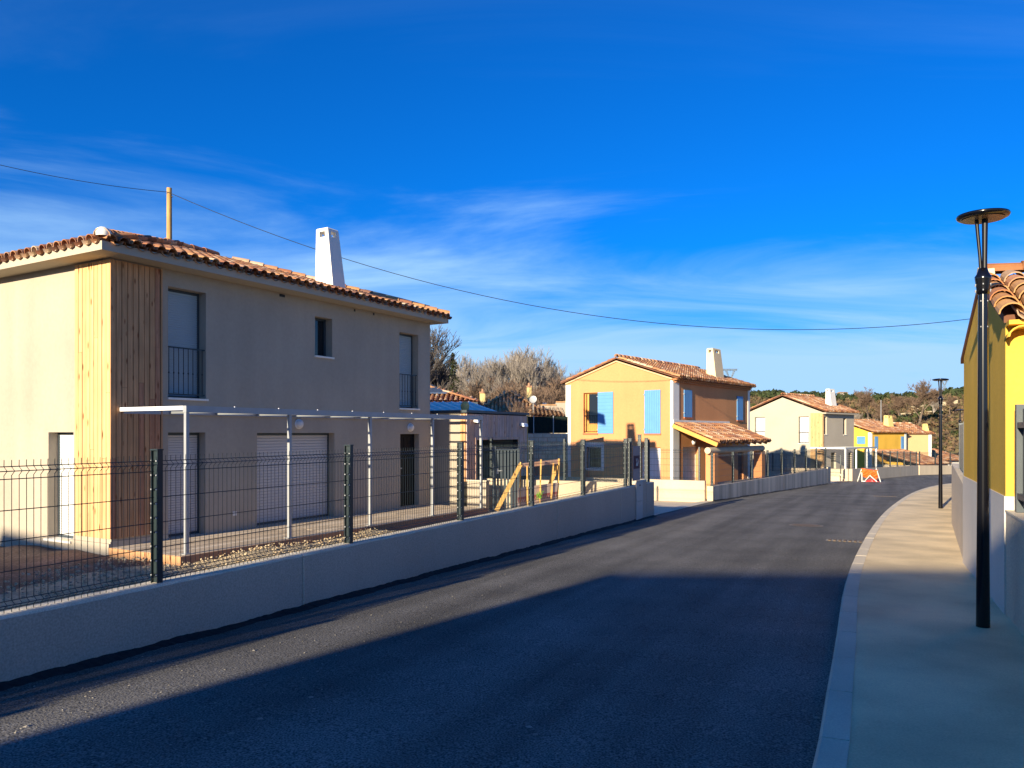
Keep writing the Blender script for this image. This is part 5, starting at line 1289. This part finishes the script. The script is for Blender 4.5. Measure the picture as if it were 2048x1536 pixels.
# zinc lean-to
ZR = thing('metal_shed', 'shed with a ribbed pale metal roof behind the garage', 'shed', (-2.4, 26, -2.3))
zy0, zy1 = 26.0, 29.4; za, zb2 = (HZ-827)/FL*zy0, (HZ-804)/FL*zy1
X0z, X1z, X2z, X3z = -6.0, (1002-CX)/FL*zy0, (938-CX)/FL*zy1, -6.5
mb = MB(); mb.hexa([(X0z,zy0,za-.05),(X1z,zy0,za-.05),(X2z,zy1,zb2-.05),(X3z,zy1,zb2-.05)], [(X0z,zy0,za),(X1z,zy0,za),(X2z,zy1,zb2),(X3z,zy1,zb2)]); zr_ = mb.build('metal_roof', m_zinc, ZR)
for k in range(16):
    xa_ = X1z-.02-k*.33; mb = MB(); xt = xa_+(X2z-X1z); 
    mb.bar((xa_,zy0,za+.015), (xt,zy1,zb2+.015), .03, .035); mb.build('rib', m_whitealu, zr_)
mb = MB(); mb.box(-6, X1z-.1, zy0+.1, zy0+.2, -2.4, za-.06); mb.build('wall', m_render, ZR)
# brown tiled house
h3, r3, z3 = hip_house('neighbour_house', 'brown tiled hip roof house between the garage and the ochre house', -1.75, 1.45, 44.0, 50.6, -3, 1.12, .64, m_render, m_tilepale)
def stack(x, y, z0, z1, w_, lab=None, par=None):
    mb = MB(); mb.box(x-w_, x+w_, y-w_, y+w_, z0, z1); c = mb.build('chimney', mat('yellow_stack', (.66,.50,.22), .9), par)
    mb = MB(); mb.box(x-w_-.03, x+w_+.03, y-w_-.03, y+w_+.03, z1+.001, z1+.10); mb.build('cap', m_fascia, c); mb = MB(); mb.lathe((x,y,z1+.1), [(.09,0),(.07,.18),(.001,.18)], 8); mb.build('pot', m_fascia, c)
stack(-1.75, 46, 1.2, (HZ-787)/FL*46, .17, par=r3); stack(1.03, 46.5, 1.6, (HZ-775)/FL*46.5, .14, par=r3)
# aerial dish
p = PX(1066.5, 799, 41); DS = thing('satellite_dish', 'pale satellite dish on a thin mast above the brown roof', 'satellite dish', (p[0], p[1], -3)); mb = MB()
c = Vector(p); ax = Vector((-.2,-.95,.25)).normalized(); x = ax.cross(Vector((0,0,1))).normalized(); y = x.cross(ax); vs = [c]; K = 16
for r_, o_ in ((.10,.01),(.20,.04)):
    for k in range(K): vs.append(c+(x*math.cos(6.283*k/K)+y*math.sin(6.283*k/K))*r_+ax*o_)
mb.add(vs, [(0,1+k,1+(k+1) % K) for k in range(K)]+[(1+k,1+K+k,1+K+(k+1) % K,1+(k+1) % K) for k in range(K)], None, True); mb.build('dish', m_galv, DS)
mb = MB(); mb.tube([(p[0],p[1]+.06,-3),(p[0],p[1]+.06,p[2])], .025, 6); mb.build('mast', m_galv, DS)
mb = MB(); mb.bar(c, c+ax*.28, .015, .015); mb.build('feed_arm', m_galv, DS)
# pale parapet house and low brown roof at the left of the ochre house
h4 = thing('parapet_house', 'pale walled house with a stepped parapet just left of the ochre house', 'house', (3.2, 46, -3))
mb = MB(); mb.box((1068-CX)/FL*46, (1112-CX)/FL*46, 46, 50, -3, (HZ-811)/FL*46); mb.box((1112-CX)/FL*46+.001, 5.5, 46, 50, -3, (HZ-805)/FL*46); mb.build('wall', m_render, h4)
mb = MB(); mb.box((1068-CX)/FL*46-.05, (1112-CX)/FL*46, 45.95, 46.3, (HZ-811)/FL*46+.001, (HZ-811)/FL*46+.07); mb.box((1112-CX)/FL*46+.001, 5.5, 45.95, 46.3, (HZ-805)/FL*46+.001, (HZ-805)/FL*46+.07); mb.build('coping_tiles', m_tilepale, h4)
mb = MB(); mb.box((1086-CX)/FL*46, (1094-CX)/FL*46, 46.5, 46.8, (HZ-811)/FL*46, (HZ-805)/FL*46); mb.build('chimney', m_white, h4)
h5 = thing('low_tiled_shed', 'low shed with a brown tiled roof sloping down behind the dark screen', 'shed', (2.6, 40, -3))
mb = MB(); Y0, Y1 = 40.0, 43.5; mb.hexa([PX(1062,834,Y0), PX(1140,838,Y0), PX(1120,824,Y1), PX(1068,816,Y1)], [Vector(PX(1062,834,Y0))+Vector((0,0,.05)), Vector(PX(1140,838,Y0))+Vector((0,0,.05)), Vector(PX(1120,824,Y1))+Vector((0,0,.05)), Vector(PX(1068,816,Y1))+Vector((0,0,.05))]); rf5 = mb.build('roof', m_tileb, h5)
o_ = Vector(PX(1062,834,Y0))+Vector((0,0,.05)); ax = (Vector(PX(1140,838,Y0))-Vector(PX(1062,834,Y0))); w_ = ax.length; ax.normalize(); upv = Vector((0, Y1-Y0, (PX(1068,816,Y1)[2]-PX(1062,834,Y0)[2]))).normalized()
join_tiles(T_far, [e[2] for e in slope_tiles(o_, ax, upv, w_-.1, 3.4)], 'roof_tiles', m_tilepale, rf5)
mb = MB(); mb.box(1.1, 3.2, 40.2, 43.2, -3, .72); mb.build('wall', m_render, h5)
# dark screen fence on a block wall
yS = 31.0; BS = thing('block_wall', 'bare concrete block wall between the garage and the ochre house', 'wall', (1.3, yS, -2.8))
bx0, bx1 = (1050-CX)/FL*yS, (1136-CX)/FL*yS; zt_ = (HZ-867)/FL*yS
mb = MB(); mb.box(bx0, bx1, yS+.02, yS+.2, -2.8, zt_-.01); mb.build('mortar', m_fascia, BS)
bh = .17; bw = .36
for r_ in range(7):
    x = bx0-(r_ % 2)*bw/2
    while x < bx1:
        xa_, xb_ = max(bx0, x)+.008, min(bx1, x+bw)-.008
        if xb_-xa_ > .05: mb = MB(); mb.box(xa_, xb_, yS-R.uniform(0,.012), yS+.019, zt_-(r_+1)*bh+.008, zt_-r_*bh-.004); mb.build('block', m_block, BS)
        x += bw
DSn = thing('screened_fence', 'fence hung with dark green screening above the block wall', 'fence', (1.3, yS+.1, zt_))
ztop = (HZ-833)/FL*yS
mb = MB(); n = 60; vs = []
for i in range(n+1):
    x = bx0+(bx1-bx0)*i/n
    for j in range(5): vs.append((x, yS+.10+.012*math.sin(i*1.3+j*2), zt_+.02+(ztop-zt_-.02)*j/4))
mb.add(vs, [(i*5+j, (i+1)*5+j, (i+1)*5+j+1, i*5+j+1) for i in range(n) for j in range(4)], None, False); mb.build('screening', m_mesh, DSn)
for px in (1067.5, 1107, 1052): 
    x = (px-CX)/FL*yS; mb = MB(); mb.tube([(x,yS+.06,zt_),(x,yS+.06,ztop+.03)], .022, 6); mb.build('post', m_galv, DSn)

# ================================================================== lattice pylons
def pylon(px, pyt, Y, wpx, hgt, label):
    x, _, zt = PX(px, pyt, Y); t = thing('power_pylon', label, 'pylon', (x, Y, zt-hgt)); u = Y/FL; r_ = .45*u if False else .0002*Y+.012
    mb = MB(); W_ = wpx*u/2
    def s_(a, b): mb.tube([(x+a[0]*W_, Y+a[1]*W_, zt+a[2]*W_), (x+b[0]*W_, Y+b[1]*W_, zt+b[2]*W_)], r_, 3, None, False)
    top = 0
    for dy in (-.15, .15):
        s_((-1,dy,0),(1,dy,0)); s_((-.85,dy,-.18),(.85,dy,-.18)); s_((-.72,dy,-.1),(-.22,dy,-1.1)); s_((.72,dy,-.1),(.22,dy,-1.1)); s_((-.45,dy,-.1),(-.12,dy,-1.1)); s_((.45,dy,-.1),(.12,dy,-1.1))
        for k in range(7): s_((-.9+k*.26,dy,0),(-.77+k*.26,dy,-.18)); s_((-.77+k*.26,dy,-.18),(-.64+k*.26,dy,0))
        for k in range(4): a = .72-.125*k; b = .45-.08*k; s_((-a,dy,-.1-.25*k),(-b+.08,dy,-.35-.25*k)); s_((a,dy,-.1-.25*k),(b-.08,dy,-.35-.25*k))
        s_((-.22,dy,-1.1),(.22,dy,-1.1)); s_((-.9,0,0),(-.9,0,-.3)); s_((.9,0,0),(.9,0,-.3)); s_((0,0,0),(0,0,-.35))
    bz_ = -hgt/W_
    for sx in (-1,1):
        for sy in (-1,1):
            s_((sx*.22,sy*.15,-1.1),(sx*.62,sy*.6,bz_))
    n = 7
    for k in range(n):
        z0 = -1.1+(bz_+1.1)*k/n; z1 = -1.1+(bz_+1.1)*(k+1)/n; w0 = .22+.4*k/n; w1 = .22+.4*(k+1)/n
        for sy in (-1,1): s_((-w0,sy*.3,z0),(w1,sy*.3,z1)); s_((w0,sy*.3,z0),(-w1,sy*.3,z1))
    mb.build('lattice', mat('pylon_steel', (.20,.25,.30), .6), t)
pylon(1460.5, 738, 330, 30, 34, 'lattice power pylon showing its crossarm beside the chimney of the ochre house')
pylon(1889, 760, 520, 16, 30, 'faint small lattice pylon on the far hill near the second lamp')

# ================================================================== trees
def bare_tree(seed, H, spread=.5, levels=5, rt=.16, minr=.014, upb=.25, nb=(3,4), first=.25):
    rr = random.Random(seed); trunk = MB(); crown = MB()
    def grow(p, d, ln, r_, lv):
        n = 3; pts = [p]; cur = p.copy(); dd = d.copy()
        for i in range(n):
            dd = (dd+Vector((rr.gauss(0,.10), rr.gauss(0,.10), rr.gauss(0,.06)+upb*.12))).normalized(); cur = cur+dd*(ln/n); pts.append(cur.copy())
        r2 = max(minr*.7, r_*.62); rs = [r_+(r2-r_)*i/n for i in range(n+1)]
        (trunk if lv < 2 else crown).tube(pts, rs, 5 if lv < 2 else 3, None, False, lv < 2)
        if lv >= levels: return
        k = rr.randint(*nb)+(1 if lv >= 2 else 0)
        for i in range(k):
            f_ = rr.uniform(.35 if lv else .45, 1); idx = min(n-1, int(f_*n)); q = pts[idx]+(pts[idx+1]-pts[idx])*(f_*n-idx)
            a = rr.random()*6.283; side = Vector((math.cos(a), math.sin(a), rr.uniform(-.1,.5)))
            nd = (dd*(1-spread)+side*spread+Vector((0,0,upb*.5))).normalized()
            grow(q, nd, ln*rr.uniform(.55,.80), max(minr, r2*rr.uniform(.55,.8)), lv+1)
        grow(pts[-1], (dd+Vector((rr.gauss(0,.15),rr.gauss(0,.15),.1))).normalized(), ln*.72, max(minr, r2*.9), lv+1)
    grow(Vector((0,0,0)), Vector((0,0,1)), H*first, rt, 0)
    zmax = max(v[2] for v in crown.v); s_ = H/zmax
    for mb in (trunk, crown): mb.v = [(v[0]*s_, v[1]*s_, v[2]*s_) for v in mb.v]
    return trunk, crown
VAR = {}
def variant(key, *a, mt=None, mc=None, **k):
    if key not in VAR:
        t, c = bare_tree(*a, **k); VAR[key] = (mesh_of(t, 'trunk', mt), mesh_of(c, 'crown', mc))
    return VAR[key]
def put_tree(name, label, group, var, x, y, z, sc=1.0, rot=0.0, cat='tree'):
    o = bpy.data.objects.new(name, None); C.objects.link(o); o.location = (x, y, z); o.rotation_euler = (0,0,rot); o.scale = (sc,sc,sc); tag(o, label, cat, group); LOC[o.name] = Vector((x,y,z))
    for nm, me in zip(('trunk','crown'), var):
        c = bpy.data.objects.new(nm, me); C.objects.link(c); c.parent = o
vp = [variant('pale%d' % i, 30+i, 12, .46, 6, .24, .0125, .38, nb=(2,3), mt=m_bark, mc=m_twig) for i in range(3)]
vb = [variant('brown%d' % i, 60+i, 7, .55, 6, .17, .013, .15, nb=(2,3), first=.22, mt=m_bark2, mc=m_twig2) for i in range(3)]
vd = [variant('dark0', 91, 9, .5, 6, .16, .012, .25, nb=(2,3), mt=m_barkd, mc=mat('dark_twig', (.10,.085,.075), .9))]
rr = random.Random(8)
ORD = ['first','second','third','fourth','fifth','sixth','seventh','eighth','ninth','tenth','eleventh','twelfth','thirteenth','fourteenth','fifteenth','sixteenth']
PLANE = [(905,720,84),(930,704,78),(958,712,90),(985,700,80),(1010,696,86),(1035,690,82),(1060,694,92),(1082,708,84),(1105,722,88),(1130,735,82),(1155,748,90),(890,728,92),(1178,755,96),(972,722,70),(1048,712,72),(1118,745,74)]
for i, (px, pyt, Y) in enumerate(PLANE):
    x, _, zt = PX(px, pyt, Y); gz = ground_z(x, Y); k_ = sorted(p_[0] for p_ in PLANE).index(px)
    put_tree('bare_tree', 'tall pale bare tree behind the roofs, %s from the left of its row' % ORD[k_], 'tall pale bare trees behind the roofs', vp[i % 3], x, Y, gz, (zt-gz)/12, rr.random()*6)
LOWB = [(1000,760,66),(1025,765,60),(1050,750,64),(1080,758,62),(1105,750,66),(1128,765,60),(975,765,68),(1095,772,56),(1062,770,58),(1015,748,70),(945,758,70)]
for i, (px, pyt, Y) in enumerate(LOWB):
    x, _, zt = PX(px, pyt, Y); gz = ground_z(x, Y); put_tree('bare_shrub_tree', 'low brown bushy bare tree under the pale row, %s from the left' % ORD[sorted(p_[0] for p_ in LOWB).index(px)], 'low brown bare trees behind the roofs', vb[i % 3], x, Y, gz, (zt-gz)/7, rr.random()*6)
x, _, zt = PX(868, 640, 38); gz = ground_z(x, 38)-.1; put_tree('bare_tree', 'dark bare tree whose twigs show past the right end of the cream house', None, vd[0], x-.3, 38, gz, (zt-gz)/9, 1.0)
vs_ = variant('thin', 77, 5, .42, 5, .05, .006, .4, nb=(2,3), mt=m_bark2, mc=m_twig2)
x, _, zt = PX(1048, 790, 38); put_tree('bare_shrub_tree', 'thin leafless shrub standing before the brown tiled roof', None, vs_, x, 38, -2.8, (zt+2.8)/5, 2.1)
# evergreen conifer
def conifer(H, Rb, seed):
    rr = random.Random(seed); t = MB(); t.tube([(0,0,0),(0,0,H*.97)], [.16,.02], 6); c = MB()
    n = 1700
    for i in range(n):
        h = rr.random()**.8; z = H*(.12+.88*h); rad = Rb*(1-h)**.8*(.75+.35*math.sin(z*5+rr.random()))*rr.random()**.4; a = rr.random()*6.283
        p = Vector((rad*math.cos(a), rad*math.sin(a), z-.12*rad)); s_ = rr.uniform(.10,.22)
        o1 = Vector((math.cos(a), math.sin(a), rr.uniform(-.5,.3)))*s_; o2 = Vector((-math.sin(a), math.cos(a), rr.uniform(-.5,.5)))*s_*.5
        c.add([p-o2, p+o1, p+o2, p-o1*.4+Vector((0,0,s_*.4))], [(0,1,2,3)])
    return mesh_of(t, 'trunk', m_bark2), mesh_of(c, 'crown', m_fir)
x, _, zt = PX(905, 706, 58); gz = ground_z(x, 58); put_tree('conifer', 'single green conifer behind the solar panel roof', None, conifer(10, 2.1, 4), x, 58, gz, (zt-gz)/10)
x, _, zt = PX(884, 748, 62); put_tree('conifer', 'lower rounded evergreen left of the green conifer', None, conifer(7, 2.6, 9), x, 62, gz, (zt-gz)/7)
# hillside trees one can tell apart
HT = [(1735,772,215,'bare hillside tree with a forked crown left of centre on the slope',vb[0]),(1838,758,205,'largest bare hillside tree with a wide round crown',vb[1]),(1800,785,220,'thin leaning bare tree between the two big hillside trees',vb[2]),(1868,775,230,'bare tree partly behind the second street lamp',vp[1]),(1770,800,190,'low bare tree at the foot of the slope above the yellow house',vb[2]),(1722,822,150,'pale greyish bare tree just right of the far cream house',vp[0]),(1745,835,140,'short pale bare tree above the roof of the yellow house',vp[2]),(1900,790,240,'bare tree near the right end of the ridge',vb[0])]
HREF = {id(v): (12 if v in vp else 7) for v in vp+vb}
for i, (px, pyt, Y, lab, v) in enumerate(HT):
    x, _, zt = PX(px, pyt, Y); gz = ground_z(x, Y); h = max(4, min(zt-gz, 16)); put_tree('bare_hill_tree', lab, 'bare trees on the hillside', v, x, Y, gz, h/HREF[id(v)], rr.random()*6)

# scrub and pines
def blobs(n, place, size, tri, name, m, label, cat, seed, flat=.7):
    g = np.random.default_rng(seed); P = []; 
    while len(P) < n:
        q = place(g); 
        if q is not None: P.append(q)
    P = np.array(P); sz = g.uniform(size[0], size[1], n)
    cen = np.repeat(P, tri, 0); s_ = np.repeat(sz, tri)
    d = g.normal(size=(n*tri,3)); d /= np.linalg.norm(d, axis=1)[:,None]; rad = g.random(n*tri)**.4
    c = cen+d*rad[:,None]*s_[:,None]*np.array([1,1,flat])+np.array([0,0,1])*(s_*flat*.6)[:,None]
    t1 = g.normal(size=(n*tri,3)); t1 /= np.linalg.norm(t1, axis=1)[:,None]; t2 = np.cross(t1, d); t2 /= (np.linalg.norm(t2, axis=1)[:,None]+1e-6)
    w_ = (s_*g.uniform(.16,.42,n*tri))[:,None]
    V = np.empty((n*tri*3,3)); V[0::3] = c+t1*w_; V[1::3] = c-t1*w_*.5+t2*w_*.8; V[2::3] = c-t1*w_*.5-t2*w_*.8
    me = bpy.data.meshes.new(name); me.vertices.add(len(V)); me.vertices.foreach_set('co', V.ravel()); me.loops.add(len(V)); me.loops.foreach_set('vertex_index', np.arange(len(V)))
    me.polygons.add(n*tri); me.polygons.foreach_set('loop_start', np.arange(0, len(V), 3)); me.polygons.foreach_set('loop_total', np.full(n*tri, 3)); me.update(); me.materials.append(m)
    o = bpy.data.objects.new(name, me); C.objects.link(o); tag(o, label, cat, kind='stuff'); return o
def pl_hill(g):
    Y = g.uniform(100, 372)
    ang = g.uniform(-.12, .66); X = ang*Y; return (X, Y, ground_z(X, Y)) 
blobs(6500, pl_hill, (.7, 1.9), 26, 'hillside_scrub', m_scrub, 'brown winter scrub covering the far hillside', 'scrub', 3)
def pl_pine(g):
    ang = g.uniform(.24, .66); Y = g.uniform(322, 372); X = ang*Y; return (X, Y, ground_z(X, Y)+.6)
blobs(330, pl_pine, (1.6, 3.2), 150, 'pine_wood', m_pine, 'dark green pines along the crest of the hill', 'pine wood', 5, .8)
def pl_pine2(g):
    ang = g.uniform(-.16, .12); Y = g.uniform(120, 200); X = ang*Y; return (X, Y, ground_z(X, Y)+1.5)
blobs(420, pl_pine2, (1.6, 3.2), 70, 'brown_thicket', m_scrub, 'dense brown thicket behind the pale tree row', 'thicket', 6, 1.1)
def pl_oak(g):
    ang = g.uniform(.3, .62); Y = g.uniform(130, 300); X = ang*Y; return (X, Y, ground_z(X, Y)+.3)
blobs(60, pl_oak, (1.0, 2.2), 70, 'evergreen_bushes', m_fir, 'scattered green bushes on the brown slope', 'bushes', 9, .8)
# dry stone terrace walls on the slope
for i, (xa_, xb_, Y, lab) in enumerate(((1822,1915,262,'long pale dry stone terrace wall high on the slope'),(1800,1885,236,'lower dry stone terrace wall behind the bare trees'))):
    a = (xa_-CX)/FL*Y; b = (xb_-CX)/FL*(Y+8); t = thing('terrace_wall', lab, 'wall', (a, Y, ground_z(a, Y))); mb = MB(); n = 60; rr2 = random.Random(i)
    for k in range(n):
        x = a+(b-a)*k/n; y = Y+8*k/n
        for r_ in range(3): s_ = rr2.uniform(.25,.42); mb.box(x, x+(b-a)/n*.96, y-.25+rr2.uniform(-.06,.06), y+.25, ground_z(x,y)+.1+r_*.42, ground_z(x,y)+.1+r_*.42+s_)
    mb.build('stones', m_stone, t, kind='stuff')
# farm house on the crest
x, _, zt = PX(1686, 783.5, 372); t = thing('hilltop_house', 'tiny cream house among the pines on the crest', 'house', (x, 372, zt-4)); mb = MB(); mb.box(x-1.3, x+1.6, 370, 376, zt-5, zt-.6); mb.build('wall', m_render, t)
mb = MB(); mb.add([(x-1.6,369.7,zt-.59),(x+1.9,369.7,zt-.59),(x+1.9,376.3,zt-.59),(x-1.6,376.3,zt-.59),(x-1.6,373,zt),(x+1.9,373,zt)], [(0,1,5,4),(2,3,4,5),(0,4,3),(1,2,5)]); mb.build('roof', m_tilepale, t)
# slender pole on the slope
x, _, zt = PX(1762, 800, 130); gz = ground_z(x, 130); mb = MB(); mb.tube([(x,130,gz),(x,130,zt)], [.08,.05], 6); mb.build('slope_pole', m_galv, loc=(x,130,gz), label='slender pale pole standing on the slope above the yellow house', cat='pole')

# ================================================================== buildings behind the camera, whose shade falls on the street
def rect_house(name, label, K, e1, L1, e2, L2, ze, zb, wallm):
    K = Vector(K); e1 = Vector(e1).normalized(); e2 = Vector(e2).normalized()
    P = lambda a, b, z: ((K+e1*a+e2*b).x, (K+e1*a+e2*b).y, z)
    t = thing(name, label, 'house', P(L1/2, L2/2, zb)); mb = MB(); o_ = .35
    c = [P(o_,o_,0), P(L1-o_,o_,0), P(L1-o_,L2-o_,0), P(o_,L2-o_,0)]
    vs = [(p[0],p[1],zb) for p in c]+[(p[0],p[1],ze-.16) for p in c]
    mb.add(vs, [(0,1,5,4),(1,2,6,5),(2,3,7,6),(3,0,4,7),(4,5,6,7)]); mb.build('wall', wallm, t)
    mb = MB(); r_ = [P(0,0,ze),P(L1,0,ze),P(L1,L2,ze),P(0,L2,ze)]; h = min(L1,L2)/2; sl_ = .15
    mb.hexa([(p[0],p[1],ze-.15) for p in r_], r_)
    ra, rb_ = (P(h, L2/2, ze+h*sl_), P(L1-h, L2/2, ze+h*sl_)) if L1 >= L2 else (P(L1/2, h, ze+h*sl_), P(L1/2, L2-h, ze+h*sl_))
    q = [(p[0],p[1],ze+.004) for p in r_]
    if L1 >= L2: fs = [(0,1,5,4),(1,2,5),(2,3,4,5),(3,0,4)]
    else: fs = [(0,1,4),(1,2,5,4),(2,3,5),(3,0,4,5)]
    mb.add(q+[ra, rb_], fs); mb.build('roof', m_tilepale, t)
    for k in range(3):
        mb = MB(); a0 = L1*(.2+.25*k); vs = [P(a0,L2-o_+.01,zb+1), P(a0+.9,L2-o_+.01,zb+1), P(a0+.9,L2-o_+.01,zb+2.2), P(a0,L2-o_+.01,zb+2.2)]; mb.add(vs, [(0,1,2,3)]); mb.build('window', m_anth, t)
    return t
te = math.tan(SUN_E); sh = Vector((math.sin(SUN_A), math.cos(SUN_A), 0))
def back(p, zs, zc): v = Vector((p[0], p[1], 0))-sh*((zc-zs)/te); return (v.x, v.y, 0)
# eave corner K, edges e1, e2
rect_house('shade_house', 'cream house behind the viewpoint whose eave shades the near road', back((1.45,10.25),-1.88,3.0), (-.571,-.821,0), 8.5, (.821,-.571,0), 6.5, 3.0, -2.2, m_render)
rect_house('shade_block', 'taller cream building behind the viewpoint shading the near pavement', back((1.35,10.25),-1.88,6.6), (1,.03,0), 8.6, (.03,-1,0), 7, 6.6, -2.2, m_render)
rect_house('shade_house', 'cream house behind the garden whose eave shades the soil', back((-1.45,8.5),-2.0,5.0), (-.766,.643,0), 10, (-.643,-.766,0), 7, 5.0, -2.2, m_render)
print('objects', len(bpy.data.objects))
